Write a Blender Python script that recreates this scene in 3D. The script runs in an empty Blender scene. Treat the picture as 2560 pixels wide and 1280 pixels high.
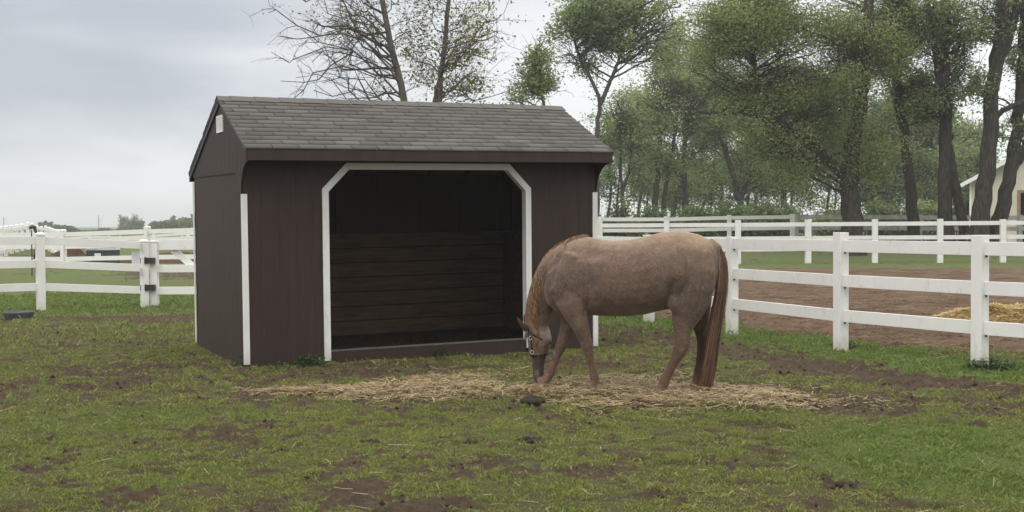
import bpy, math, random
import numpy as np
from mathutils import Matrix, Vector
from mathutils.bvhtree import BVHTree

R = random.Random(7)
NR = np.random.default_rng(11)
scene = bpy.context.scene
COL = scene.collection
H = 1.6            # camera height
F = 3000.0         # focal length in photograph pixels
PITCH, ROLL = 0.027, 0.006

# ---------------------------------------------------------------- camera and the survey helpers
cp, sp, cr, sr = math.cos(PITCH), math.sin(PITCH), math.cos(ROLL), math.sin(ROLL)
CR = np.array([cr, -sr * sp, -sr * cp]); CU = np.array([sr, cr * sp, cr * cp]); CF = np.array([0, cp, -sp])
cam_d = bpy.data.cameras.new('camera'); cam = bpy.data.objects.new('camera', cam_d); COL.objects.link(cam)
cam_d.sensor_width = 36; cam_d.lens = 36 * F / 2560; cam_d.clip_end = 6000; cam_d.clip_start = 0.05
M = Matrix.Identity(4)
for i in range(3):
    M[i][0] = CR[i]; M[i][1] = CU[i]; M[i][2] = -CF[i]
M[2][3] = H
cam.matrix_world = M
scene.camera = cam


def at(px, py, d):
    """survey: the point seen at a photograph pixel, d metres down the paddock"""
    r = CF + CR * (px - 1280) / F + CU * (640 - py) / F
    return np.array([0, 0, H]) + r * (d / r[1])


def ss(a, b, x):
    t = np.clip((x - a) / (b - a), 0, 1)
    return t * t * (3 - 2 * t)


# ---------------------------------------------------------------- noise
_P = np.random.default_rng(5).random((256, 256))


def vnoise(x, y):
    xi = np.floor(x).astype(np.int64); yi = np.floor(y).astype(np.int64)
    fx = x - xi; fy = y - yi
    fx = fx * fx * (3 - 2 * fx); fy = fy * fy * (3 - 2 * fy)
    a = _P[xi & 255, yi & 255]; b = _P[(xi + 1) & 255, yi & 255]
    c = _P[xi & 255, (yi + 1) & 255]; d = _P[(xi + 1) & 255, (yi + 1) & 255]
    return (a * (1 - fx) + b * fx) * (1 - fy) + (c * (1 - fx) + d * fx) * fy


def fbm(x, y, o=4):
    s = 0; a = .5; n = 0
    for k in range(o):
        s = s + a * vnoise(x + 17.3 * k, y + 9.7 * k); n += a
        x = x * 2.03; y = y * 2.03; a *= .55
    return s / n


# ---------------------------------------------------------------- terrain
def macro(x, y):
    r = np.sqrt(x * x + y * y)
    return .15 * ss(28, 42, r) + .25 * ss(42, 60, r) + .035 * np.exp(-(((x - .6) / .5) ** 2 + ((y - 11.75) / .35) ** 2))


def on_ground(px, py):
    z = 0.0
    for _ in range(12):
        r = CF + CR * (px - 1280) / F + CU * (640 - py) / F
        t = (z - H) / r[2]
        p = np.array([0, 0, H]) + r * t
        z = .5 * z + .5 * float(macro(p[0], p[1]))
    return p


def seg_dist(x, y, pts):
    best = np.full(np.shape(x), 1e9)
    for (ax, ay), (bx, by) in zip(pts[:-1], pts[1:]):
        dx, dy = bx - ax, by - ay
        t = np.clip(((x - ax) * dx + (y - ay) * dy) / (dx * dx + dy * dy), 0, 1)
        best = np.minimum(best, np.hypot(x - ax - t * dx, y - ay - t * dy))
    return best


def gl(pts):
    return [tuple(on_ground(a, b)[:2]) for a, b in pts]


def in_poly(x, y, poly):
    ins = np.zeros(np.shape(x), bool)
    n = len(poly)
    for i in range(n):
        (ax, ay), (bx, by) = poly[i], poly[(i + 1) % n]
        if ay == by: continue
        c = ((ay > y) != (by > y)) & (x < (bx - ax) * (y - ay) / (by - ay) + ax)
        ins ^= c
    return ins


ARENA_NEAR = gl([(1380, 762), (1530, 778), (1700, 798), (1850, 815), (2100, 848), (2350, 868), (2560, 885), (2900, 915)])
ARENA_FAR = gl([(3600, 668), (2560, 671), (1850, 671), (1480, 668)])
ARENA = ARENA_NEAR + ARENA_FAR
TRACK_R = gl([(1480, 812), (1560, 822), (1650, 838), (1850, 872), (2050, 905), (2300, 945), (2560, 975), (2900, 1020)])
TRACK_L = gl([(-500, 802), (0, 798), (150, 797), (300, 797), (490, 790)])
LUSH_R = gl([(1500, 790), (1650, 812), (1850, 845), (2100, 880), (2350, 915), (2560, 935), (2900, 970)])
HAY = gl([(650, 982), (800, 985), (950, 984), (1150, 968), (1300, 965), (1450, 975), (1640, 985), (1800, 980), (1950, 997), (2100, 1005), (2200, 1010)])
MUD_SPOTS = [(250, 925, 260, 26, .75), (560, 1075, 150, 26, .9), (690, 1060, 70, 16, .8), (850, 1235, 130, 40, 1.1), (1060, 1262, 170, 28, 1), (840, 1180, 70, 30, .7), (90, 1165, 90, 26, .9),
             (950, 925, 330, 22, .85), (1480, 910, 110, 14, .7), (1240, 1150, 60, 12, .6), (1500, 1180, 120, 16, .8), (1650, 1240, 120, 22, .8), (1860, 1165, 110, 14, .8),
             (2110, 1215, 60, 16, .9), (2040, 1250, 60, 14, .8), (700, 1270, 90, 16, .7), (2180, 1150, 60, 10, .7), (400, 1010, 120, 14, .5), (1340, 1100, 40, 9, .7), (330, 1240, 110, 16, .6),
             (420, 800, 120, 10, .8), (1560, 850, 120, 16, .8), (30, 960, 100, 20, .5), (2420, 1000, 60, 12, .5), (1920, 1060, 40, 8, .6), (650, 1190, 60, 15, .6), (1750, 880, 150, 10, .5)]
MUD_W = []
for a, b, rx, ry, s in MUD_SPOTS:
    c = on_ground(a, b); t = on_ground(a, b - ry); q = on_ground(a + rx, b)
    MUD_W.append((c[0], c[1], q[0] - c[0], (t[1] - c[1]) * 1.0, s))
SHED = dict(ax=-3.007, ay=13.458, yaw=.442, W=4.523, D=2.817, O=.36)


def shed_local(x, y):
    c, s = math.cos(SHED['yaw']), math.sin(SHED['yaw'])
    dx, dy = x - SHED['ax'], y - SHED['ay']
    return c * dx + s * dy, -s * dx + c * dy


def masks(x, y):
    """mud 0..1, lush 0..1, arena bool"""
    r = np.hypot(x, y)
    wob = (fbm(x * .9, y * .9, 3) - .5)
    fine = fbm(x * 2.6, y * 2.6, 4); fin2 = fbm(x * 8.5 + 30, y * 8.5, 4); big = fbm(x * .55 + 70, y * .75, 3)
    ar = in_poly(x + wob * .5, y + wob * .9, ARENA)
    mud = np.zeros(np.shape(x))
    mud = np.maximum(mud, 1.7 * (1 - ss(.2, .95, seg_dist(x, y, TRACK_R) + wob * .7)))
    mud = np.maximum(mud, 1.5 * (1 - ss(.25, .9, seg_dist(x, y, TRACK_L) + wob * .9)))
    for cx, cy, rx, ry, s in MUD_W:
        e = np.sqrt(((x - cx) / rx) ** 2 + ((y - cy) / ry) ** 2)
        mud = np.maximum(mud, 1.25 * s * (1 - ss(.3, 1.3, e + wob * .9)))
    u, v = shed_local(x, y)
    mud = np.maximum(mud, ((u > -.02) & (u < 4.6) & (v > 0) & (v < 2.85)) * 2.5)
    yardl = ((x < -2) & (y > 34) & (y < 66)) * 1.2 * (1 - ss(.42, .55, fbm(x * .12, y * .12, 2)))
    mud = np.maximum(mud, yardl)
    lush = 1 - ss(.5, 1.3, seg_dist(x, y, LUSH_R) + wob * .5)
    near_g = (y > np.interp(x, [TRACK_L[0][0], TRACK_L[-1][0]], [TRACK_L[0][1], TRACK_L[-1][1]]) + .5) & (x < -2.5)
    lush = np.maximum(lush, near_g * .8)
    lush = np.maximum(lush, ss(27, 32, r) * .75)
    lush = np.maximum(lush, .85 * (1 - ss(.5, 1.3, np.hypot((x - 3.2) / 1.25, (y - 8.1) / 1.5))))
    lush = np.maximum(lush, ss(.50, .72, fbm(x * .9 + 50, y * .8, 4)) * .30)
    mud = np.maximum(mud, .8 * (1 - ss(.3, 1.0, seg_dist(x, y, HAY) + wob * .5)))
    m = mud * .66 * (1 - .9 * np.minimum(1, lush * (mud < .4))) + (fine - .5) * 1.5 + (fin2 - .5) * 2.6 + (fbm(x * 19, y * 19 + 5, 2) - .5) * 1.0 + (big - .5) * 1.2 + .085 - .55 * lush * (lush > .45) - .25 * ss(1.5, 3.5, x) * (1 - ss(8.5, 10.5, y))
    m = ss(.12, .72, m)
    m = np.maximum(m, dents(x, y) * (.85 - .6 * lush))
    return m, np.clip(lush, 0, 1), ar


def dents(x, y):
    return ss(.57, .68, fbm(x * 4.6 + 12, y * 5.2, 3)) * (.35 + .65 * ss(.42, .6, fbm(x * .7 + 4, y * .9, 2)))


def ground_z(x, y, mud=None):
    r = np.hypot(x, y)
    if mud is None: mud, _, _ = masks(x, y)
    near = 1 - ss(22, 45, r)
    h = .05 * (fbm(x * .7, y * .7, 2) - .5) * near
    h = h + (.022 + .028 * mud) * (fbm(x * 5.3, y * 5.3, 3) - .5) * near
    h = h + (.010 + .060 * mud) * (np.abs(fbm(x * 11, y * 11, 3) - .5) * 2 - .25) * near
    h = h - .030 * dents(x, y) * near
    u, v = shed_local(x, y)
    flat = ss(-.3, .05, u) * (1 - ss(4.5, 4.85, u)) * ss(-.3, .05, v) * (1 - ss(2.8, 3.1, v))
    return macro(x, y) + h * (1 - flat * .7)


# ---------------------------------------------------------------- mesh helpers
def set_mesh(me, V, Fc):
    V = np.asarray(V, np.float32); Fc = np.asarray(Fc, np.int32)
    n, k = Fc.shape
    me.vertices.add(len(V)); me.vertices.foreach_set('co', V.ravel())
    me.loops.add(n * k); me.loops.foreach_set('vertex_index', Fc.ravel())
    me.polygons.add(n); me.polygons.foreach_set('loop_start', np.arange(0, n * k, k, dtype=np.int32))
    me.polygons.foreach_set('loop_total', np.full(n, k, np.int32))
    me.update(calc_edges=True)


def link(name, me, mat=None, parent=None, smooth=False):
    o = bpy.data.objects.new(name, me); COL.objects.link(o)
    if mat: me.materials.append(mat)
    if parent is not None: o.parent = parent
    if smooth: me.polygons.foreach_set('use_smooth', np.ones(len(me.polygons), bool))
    return o


def arr_obj(name, V, Fc, mat, parent=None, smooth=False, attrs=None):
    me = bpy.data.meshes.new(name); set_mesh(me, V, Fc)
    for k, a in (attrs or {}).items():
        if np.ndim(a) == 1:
            at_ = me.attributes.new(k, 'FLOAT', 'POINT'); at_.data.foreach_set('value', np.asarray(a, np.float32))
        else:
            at_ = me.attributes.new(k, 'FLOAT_COLOR', 'POINT'); at_.data.foreach_set('color', np.asarray(a, np.float32).ravel())
    return link(name, me, mat, parent, smooth)


class MB:
    """collects solids of one part"""
    def __init__(s): s.v = []; s.f = []

    def add(s, vs, fs):
        b = len(s.v); s.v += [tuple(map(float, v)) for v in vs]; s.f += [tuple(b + i for i in f) for f in fs]

    def box(s, x0, x1, y0, y1, z0, z1, M4=None):
        vs = [(x, y, z) for z in (z0, z1) for y in (y0, y1) for x in (x0, x1)]
        if M4 is not None: vs = [tuple(M4 @ Vector(v)) for v in vs]
        s.add(vs, [(0, 2, 3, 1), (4, 5, 7, 6), (0, 1, 5, 4), (2, 6, 7, 3), (0, 4, 6, 2), (1, 3, 7, 5)])

    def beam(s, a, b, w, h, up=(0, 0, 1)):
        """rectangular bar a->b, w across, h up"""
        a = Vector(a); b = Vector(b); d = (b - a).normalized(); up = Vector(up)
        sd = d.cross(up).normalized(); u = sd.cross(d).normalized()
        vs = []
        for p in (a, b):
            for i, j in ((-1, -1), (1, -1), (1, 1), (-1, 1)): vs.append(p + sd * i * w / 2 + u * j * h / 2)
        s.add(vs, [(3, 2, 1, 0), (4, 5, 6, 7), (0, 1, 5, 4), (1, 2, 6, 5), (2, 3, 7, 6), (3, 0, 4, 7)])

    def tube(s, pts, rad, n=8, cap=True):
        V_, F_ = tube_arr(np.array(pts, float), np.array(rad, float) if np.ndim(rad) else np.full(len(pts), float(rad)), n)
        s.add(V_, F_)
        if cap:
            b = len(s.v) - len(V_); m = len(V_)
            s.f.append(tuple(b + i for i in range(n - 1, -1, -1))); s.f.append(tuple(b + m - n + i for i in range(n)))

    def build(s, name, mat, parent=None, smooth=False, bevel=0):
        me = bpy.data.meshes.new(name); me.from_pydata(s.v, [], s.f); me.update()
        o = link(name, me, mat, parent, smooth)
        if bevel:
            md = o.modifiers.new('b', 'BEVEL'); md.width = bevel; md.segments = 2; md.limit_method = 'ANGLE'
        return o


def tube_arr(P, rad, n):
    m = len(P)
    T = np.gradient(P, axis=0); T /= np.linalg.norm(T, axis=1)[:, None] + 1e-9
    ref = np.array([0, 0, 1.]) if abs(T[0, 2]) < .8 else np.array([0, 1., 0])
    A = np.cross(T, ref); A /= np.linalg.norm(A, axis=1)[:, None] + 1e-9
    B = np.cross(T, A)
    th = np.arange(n) * 2 * math.pi / n
    V = P[:, None, :] + rad[:, None, None] * (np.cos(th)[None, :, None] * A[:, None, :] + np.sin(th)[None, :, None] * B[:, None, :])
    i = np.arange(m - 1)[:, None] * n; j = np.arange(n)[None, :]; j2 = (j + 1) % n
    Fc = np.stack([i + j, i + j2, i + n + j2, i + n + j], -1).reshape(-1, 4)
    return V.reshape(-1, 3), Fc


def empty(name, loc=(0, 0, 0), rz=0):
    o = bpy.data.objects.new(name, None); COL.objects.link(o); o.location = loc; o.rotation_euler = (0, 0, rz); o.empty_display_size = .2
    return o


def tag(o, label=None, cat=None, group=None, kind=None):
    if label: o['label'] = label
    if cat: o['category'] = cat
    if group: o['group'] = group
    if kind: o['kind'] = kind
    return o


# ---------------------------------------------------------------- materials
class NT:
    def __init__(s, name):
        s.m = bpy.data.materials.new(name); s.m.use_nodes = True; s.t = s.m.node_tree; s.n = s.t.nodes; s.l = s.t.links
        s.b = s.n['Principled BSDF']

    def new(s, t, **k):
        n = s.n.new(t)
        for a, v in k.items(): setattr(n, a, v)
        return n

    def noise(s, scale, detail=6, rough=.6, vec=None, dist=0):
        n = s.new('ShaderNodeTexNoise'); n.inputs['Scale'].default_value = scale; n.inputs['Detail'].default_value = detail
        n.inputs['Roughness'].default_value = rough; n.inputs['Distortion'].default_value = dist
        s.l.new(vec if vec is not None else s.obj(), n.inputs['Vector']); return n.outputs['Fac']

    def obj(s):
        if not hasattr(s, 'tc'): s.tc = s.new('ShaderNodeTexCoord')
        return s.tc.outputs['Object']

    def scaled(s, sx, sy, sz):
        m = s.new('ShaderNodeMapping'); m.inputs['Scale'].default_value = (sx, sy, sz); s.l.new(s.obj(), m.inputs['Vector']); return m.outputs['Vector']

    def ramp(s, fac, stops):
        r = s.new('ShaderNodeValToRGB'); e = r.color_ramp.elements
        while len(e) < len(stops): e.new(.5)
        for i, (p, c) in enumerate(stops): e[i].position = p; e[i].color = (*c, 1) if len(c) == 3 else c
        s.l.new(fac, r.inputs['Fac']); return r.outputs['Color']

    def mix(s, fac, a, b, mode='MIX'):
        m = s.new('ShaderNodeMix', data_type='RGBA', blend_type=mode)
        for sock, v in ((m.inputs[0], fac), (m.inputs[6], a), (m.inputs[7], b)):
            if hasattr(v, 'links'): s.l.new(v, sock)
            elif isinstance(v, tuple): sock.default_value = (*v, 1)
            else: sock.default_value = v
        return m.outputs[2]

    def math(s, op, a, b=0.0, c=None):
        m = s.new('ShaderNodeMath', operation=op)
        for i, v in enumerate([a, b] + ([c] if c is not None else [])):
            if hasattr(v, 'links'): s.l.new(v, m.inputs[i])
            else: m.inputs[i].default_value = v
        return m.outputs[0]

    def attr(s, name, out='Fac'):
        a = s.new('ShaderNodeAttribute'); a.attribute_name = name; return a.outputs[out]

    def island(s):
        g = s.new('ShaderNodeNewGeometry'); return g.outputs['Random Per Island']

    def base(s, c): s.l.new(c, s.b.inputs['Base Color'])

    def set(s, rough=.7, spec=.3):
        s.b.inputs['Roughness'].default_value = rough; s.b.inputs['Specular IOR Level'].default_value = spec

    def bump(s, h, strength=.3, dist=.01):
        b = s.new('ShaderNodeBump'); b.inputs['Strength'].default_value = strength; b.inputs['Distance'].default_value = dist
        s.l.new(h, b.inputs['Height']); s.l.new(b.outputs['Normal'], s.b.inputs['Normal'])


def m_simple(name, c1, c2, scale=6, rough=.7, spec=.3, bump=.2, bd=.005, vec=None):
    t = NT(name); v = t.scaled(*vec) if vec else None
    n = t.noise(scale, 6, .65, v)
    t.base(t.ramp(n, [(.3, c1), (.7, c2)])); t.set(rough, spec)
    if bump: t.bump(t.noise(scale * 5, 5, .7, v), bump, bd)
    return t.m


# ground
def make_ground_mat():
    t = NT('ground_turf_and_mud')
    mud = t.attr('mud'); lush = t.attr('lush')
    n1 = t.noise(1.3, 8, .65); n2 = t.noise(14, 8, .75); n3 = t.noise(60, 6, .8); n4 = t.noise(.35, 5, .6)
    mcol = t.ramp(n2, [(.28, (.018, .0125, .008)), (.5, (.050, .035, .023)), (.72, (.110, .082, .057))])
    mcol = t.mix(t.math('MULTIPLY', n1, .5), mcol, (.10, .070, .048))
    gcol = t.ramp(n3, [(.25, (.024, .021, .011)), (.5, (.062, .058, .024)), (.75, (.13, .125, .05))])
    gcol = t.mix(t.ramp(n1, [(.4, (0, 0, 0)), (.65, (1, 1, 1))]), gcol, t.ramp(n2, [(.3, (.035, .026, .015)), (.7, (.10, .078, .042))]))
    lcol = t.ramp(n3, [(.25, (.045, .070, .022)), (.5, (.085, .128, .038)), (.75, (.13, .19, .062))])
    lcol = t.mix(t.ramp(n4, [(.4, (0, 0, 0)), (.62, (1, 1, 1))]), lcol, t.ramp(n2, [(.3, (.06, .085, .025)), (.7, (.13, .15, .055))]))
    c = t.mix(lush, gcol, lcol)
    edge = t.math('ADD', mud, t.math('MULTIPLY', t.math('SUBTRACT', n2, .5), .9))
    c = t.mix(t.ramp(edge, [(.4, (0, 0, 0)), (.6, (1, 1, 1))]), c, mcol)
    t.base(c); t.set(.9, .15)
    t.bump(t.math('ADD', n2, t.math('MULTIPLY', n3, .6)), .9, .03)
    return t.m


def make_arena_mat():
    t = NT('trampled_arena_dirt')
    n1 = t.noise(.5, 6, .6); n2 = t.noise(7, 8, .75, t.scaled(.5, 1, 1)); n3 = t.noise(40, 6, .8)
    c = t.ramp(n2, [(.3, (.045, .029, .019)), (.45, (.115, .075, .050)), (.7, (.19, .135, .092))])
    c = t.mix(t.math('MULTIPLY', n3, .5), c, t.ramp(n1, [(.35, (.075, .050, .034)), (.65, (.16, .113, .078))]))
    nb_ = t.noise(2.6, 6, .75, t.scaled(.45, 1, 1)); c = t.mix(t.ramp(nb_, [(.46, (0, 0, 0)), (.60, (.85, .85, .85))]), c, (.045, .029, .020)); c = t.mix(t.ramp(t.noise(1.7, 6, .8, t.scaled(.5, 1.3, 1)), [(.52, (0, 0, 0)), (.68, (.7, .7, .7))]), c, (.22, .165, .115))
    t.base(c); t.set(.95, .1); t.bump(t.math('ADD', n2, t.math('MULTIPLY', n3, .4)), 1, .05)
    return t.m


def leaf_mat(name, stops, trans=.35, rough=.6):
    t = NT(name); isl = t.island()
    n = t.noise(.8, 3, .6)
    f = t.math('ADD', t.math('MULTIPLY', isl, .65), t.math('MULTIPLY', n, .35))
    c = t.ramp(f, stops)
    t.base(c); t.set(rough, .25)
    tr = t.new('ShaderNodeBsdfTranslucent'); t.l.new(c, tr.inputs['Color'])
    mx = t.new('ShaderNodeMixShader'); mx.inputs[0].default_value = trans
    out = t.n['Material Output']
    t.l.new(t.b.outputs[0], mx.inputs[1]); t.l.new(tr.outputs[0], mx.inputs[2]); t.l.new(mx.outputs[0], out.inputs['Surface'])
    return t.m


def make_white(name, c1=(.64, .64, .63), c2=(.70, .70, .685), dirty=(.36, .33, .25)):
    t = NT(name)
    n = t.noise(3, 6, .6); n2 = t.noise(9, 8, .75, t.scaled(1, 1, .35))
    c = t.ramp(n, [(.3, c1), (.7, c2)])
    c = t.mix(t.ramp(n2, [(.56, (0, 0, 0)), (.74, (.6, .6, .6))]), c, dirty)
    geo = t.new('ShaderNodeNewGeometry'); sx = t.new('ShaderNodeSeparateXYZ'); t.l.new(geo.outputs['Position'], sx.inputs[0])
    low = t.math('SUBTRACT', 1.0, t.math('MULTIPLY', sx.outputs['Z'], 2.6)); low = t.math('MULTIPLY', low, n2)
    c = t.mix(t.ramp(low, [(.22, (0, 0, 0)), (.52, (.75, .75, .75))]), c, dirty)
    t.base(c); t.set(.5, .35); t.bump(n2, .12, .004)
    return t.m


MAT = {}
MAT['ground'] = make_ground_mat(); MAT['arena'] = make_arena_mat()
MAT['white'] = make_white('painted_white_board'); MAT['vinyl'] = make_white('white_vinyl', (.68, .68, .67), (.74, .74, .73), (.55, .5, .42))
MAT['greywood'] = m_simple('weathered_grey_board', (.22, .22, .20), (.40, .41, .38), 5, .8, .2, .3)
MAT['trim'] = make_white('white_shed_trim', (.62, .62, .61), (.72, .72, .71), (.40, .38, .34))
MAT['brown'] = m_simple('dark_brown_stain', (.0255, .0150, .0116), (.040, .0250, .0195), 2.5, .62, .3, .25, .004, (6, 6, .6))
MAT['brown_edge'] = m_simple('dark_roof_edge_metal', (.028, .027, .03), (.04, .038, .042), 4, .5, .4, .1)
MAT['board_in'] = m_simple('rough_kickboards', (.070, .044, .028), (.14, .095, .060), 3, .85, .15, .5, .006, (.8, 6, 6))
MAT['black'] = m_simple('black_iron', (.012, .012, .013), (.03, .03, .032), 12, .45, .5, .2)
MAT['rubber'] = m_simple('black_rubber', (.035, .04, .045), (.07, .08, .088), 6, .6, .4, .3)
MAT['bark'] = m_simple('dark_bark', (.020, .018, .015), (.11, .10, .085), 9, .95, .1, 1.0, .08, (2, 2, .3))
MAT['bark_t'] = m_simple('pale_grey_bark', (.075, .068, .060), (.15, .138, .122), 6, .95, .1, .8, .03, (2, 2, .4))
MAT['bark_l'] = m_simple('grey_bark', (.045, .042, .038), (.10, .092, .082), 5, .95, .1, .8, .03, (2, 2, .4))
MAT['leaf_willow'] = leaf_mat('willow_leaf', [(.2, (.16, .205, .070)), (.45, (.22, .27, .094)), (.62, (.27, .32, .118)), (.85, (.34, .38, .165))], .6)
MAT['leaf_green'] = leaf_mat('spring_leaf', [(.2, (.125, .18, .070)), (.5, (.205, .27, .10)), (.85, (.31, .37, .17))], .6)
MAT['leaf_deep'] = leaf_mat('deep_green_leaf', [(.2, (.070, .10, .038)), (.5, (.12, .165, .060)), (.85, (.19, .24, .095))], .45)
MAT['leaf_young'] = leaf_mat('budding_leaf', [(.2, (.10, .11, .025)), (.5, (.19, .19, .05)), (.85, (.28, .27, .09))])
MAT['leaf_pale'] = leaf_mat('far_pale_leaf', [(.2, (.14, .16, .12)), (.5, (.20, .22, .16)), (.85, (.28, .30, .22))])
MAT['leaf_far'] = leaf_mat('far_green_leaf', [(.2, (.06, .09, .045)), (.5, (.10, .14, .07)), (.85, (.16, .20, .10))])
MAT['weed'] = leaf_mat('broad_weed_leaf', [(.2, (.03, .055, .022)), (.5, (.055, .09, .035)), (.85, (.09, .13, .055))])
MAT['blade'] = leaf_mat('grass_blade', [(.1, (.09, .115, .030)), (.4, (.175, .21, .053)), (.7, (.25, .275, .078)), (.95, (.40, .36, .17))], .3)
MAT['blade_lush'] = leaf_mat('lush_grass_blade', [(.1, (.075, .115, .028)), (.5, (.14, .20, .048)), (.9, (.23, .285, .085))], .3)
MAT['hay'] = leaf_mat('hay_strand', [(.1, (.12, .086, .046)), (.4, (.255, .19, .105)), (.7, (.39, .305, .18)), (.95, (.58, .49, .33))], .15)
MAT['dung'] = m_simple('dark_dung', (.014, .012, .010), (.045, .037, .03), 14, .8, .3, .8, .02)
MAT['clod'] = m_simple('mud_clod', (.020, .013, .009), (.065, .044, .030), 14, .9, .2, .8, .02)
MAT['beige'] = m_simple('beige_barn_steel', (.48, .44, .36), (.56, .52, .44), 2, .6, .3, .1)
MAT['metal'] = m_simple('galvanised_metal', (.35, .36, .37), (.5, .5, .5), 20, .4, .5, .1)
MAT['muck'] = m_simple('reddish_muck', (.06, .035, .025), (.14, .085, .06), 3, .95, .1, 1, .1)
MAT['sign'] = m_simple('pale_sign_board', (.52, .55, .57), (.60, .62, .64), 4, .5, .3, .05)

# ---------------------------------------------------------------- ground mesh
fine = np.radians(np.arange(-29, 29.01, .085)); midl = np.radians(np.arange(-60, -29, .6)); midr = np.radians(np.arange(29.6, 60, .6))
back = np.radians(np.arange(60, 300.1, 4))
ang = np.concatenate([midl, fine, midr, back[:-1]])
rad = [.3, .8, 1.5, 2.4, 3.3, 4.2]; r = 5.0
while r < 1450:
    rad.append(r); r += max(.03, r * .0022) if r < 26 else r * .012
rad = np.array(rad)
nA, nR_ = len(ang), len(rad)
RR, AA = np.meshgrid(rad, ang, indexing='ij')
X = (RR * np.sin(AA)).ravel(); Y = (RR * np.cos(AA)).ravel()
mud, lush, ar = masks(X, Y)
Z = ground_z(X, Y, np.where(ar, .8, mud))
i = np.arange(nR_ - 1)[:, None] * nA; j = np.arange(nA)[None, :]; j2 = (j + 1) % nA
GF = np.stack([i + j, i + nA + j, i + nA + j2, i + j2], -1).reshape(-1, 4)
GF = GF[:, ::-1]
# flip if normals look down
arf = ar[GF].sum(1) >= 2
V = np.stack([X, Y, Z], 1)


def sub_ground(name, sel, mat, label=None):
    f = GF[sel]; u, inv = np.unique(f, return_inverse=True)
    f2 = inv.reshape(f.shape)
    a, b, c = V[u][f2[0, 0]], V[u][f2[0, 1]], V[u][f2[0, 2]]
    if np.cross(b - a, c - a)[2] < 0: f2 = f2[:, ::-1]
    o = arr_obj(name, V[u], f2, mat, None, True, {'mud': mud[u], 'lush': lush[u]})
    o['kind'] = 'structure'
    return o


sub_ground('ground', ~arf, MAT['ground'])
sub_ground('paddock_dirt', arf, MAT['arena'])


# ---------------------------------------------------------------- grass
def blades(x, y, h, w, lean):
    n = len(x)
    z = ground_z(x, y) - .004
    az = NR.random(n) * 2 * math.pi; la = NR.random(n) * 2 * math.pi
    l = lean * (.3 + NR.random(n))
    dx, dy = np.cos(az) * w / 2, np.sin(az) * w / 2
    tx, ty = np.cos(la) * l, np.sin(la) * l
    P = np.stack([x, y, z], 1)
    a = P - np.stack([dx, dy, 0 * x], 1); b = P + np.stack([dx, dy, 0 * x], 1)
    m = P + np.stack([tx * .4, ty * .4, h * .62], 1)
    t = P + np.stack([tx, ty, h * (1 - .25 * NR.random(n))], 1)
    c = m + np.stack([dx, dy, 0 * x], 1) * .75
    V_ = np.stack([a, b, c, t], 1).reshape(-1, 3)
    k = np.arange(n)[:, None] * 4
    return V_, np.concatenate([k, k + 1, k + 2, k + 3], 1)


def wedge(n, r0, r1, half=.56, p=1.0):
    r_ = np.sqrt(NR.random(n) * (r1 ** 2 - r0 ** 2) + r0 ** 2); a = (NR.random(n) * 2 - 1) * half
    return r_ * np.sin(a), r_ * np.cos(a)


GV = [[], []]; 
for (n, r0, r1, hh, ww) in ((880000, 5.8, 11, .0135, .0040), (460000, 11, 17, .018, .0062), (260000, 17, 30, .035, .012)):
    x, y = wedge(n, r0, r1)
    m_, lu, a_ = masks(x, y)
    tuft = fbm(x * 7, y * 7, 3)
    keep = (NR.random(n) > m_ * 1.02 - .02 + (tuft < .45) * .45) & ~a_
    u, v = shed_local(x, y); keep &= ~((u > -.02) & (u < 4.56) & (v > -.02) & (v < 2.9))
    x, y, lu, tuft = x[keep], y[keep], lu[keep], tuft[keep]
    isl = NR.random(len(x)) < lu ** 1.4
    for q in (0, 1):
        s = isl == bool(q)
        k = s.sum()
        h = hh * (.45 + 1.1 * NR.random(k) + 1.4 * (NR.random(k) > .97)) * (1 + q * .35) * (.3 + 1.5 * tuft[s])
        GV[q].append(blades(x[s], y[s], h, ww * (.6 + .8 * NR.random(k)), h * .9))
for q, nm, mt, lb in ((0, 'grass', 'blade', 'short trampled olive grass covering the paddock'), (1, 'grass', 'blade_lush', 'thicker bright green grass in strips along the fences')):
    off = 0; vs = []; fs = []
    for a, b in GV[q]:
        vs.append(a); fs.append(b + off); off += len(a)
    o = arr_obj(nm, np.concatenate(vs), np.concatenate(fs), MAT[mt]); tag(o, lb, 'grass', kind='stuff')


# ---------------------------------------------------------------- strands (hay)
def strands(x, y, z, L, w, lift):
    n = len(x); az = NR.random(n) * 2 * math.pi; bend = (NR.random(n) - .5) * 1.2
    d0 = np.stack([np.cos(az), np.sin(az), (NR.random(n) - .4) * lift], 1); d1 = np.stack([np.cos(az + bend), np.sin(az + bend), (NR.random(n) - .5) * lift], 1)
    P = np.stack([x, y, z], 1); L = L[:, None]
    a = P - d0 * L * .5; c = P + d1 * L * .5
    s = np.stack([-np.sin(az), np.cos(az), NR.random(n) - .5], 1); s /= np.linalg.norm(s, axis=1)[:, None]; s = s * (w[:, None] / 2)
    V_ = np.stack([a - s, a + s, P - s, P + s, c - s, c + s], 1).reshape(-1, 3)
    k = np.arange(n)[:, None] * 6
    F_ = np.concatenate([np.concatenate([k, k + 1, k + 3, k + 2], 1), np.concatenate([k + 2, k + 3, k + 5, k + 4], 1)])
    return V_, F_


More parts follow.
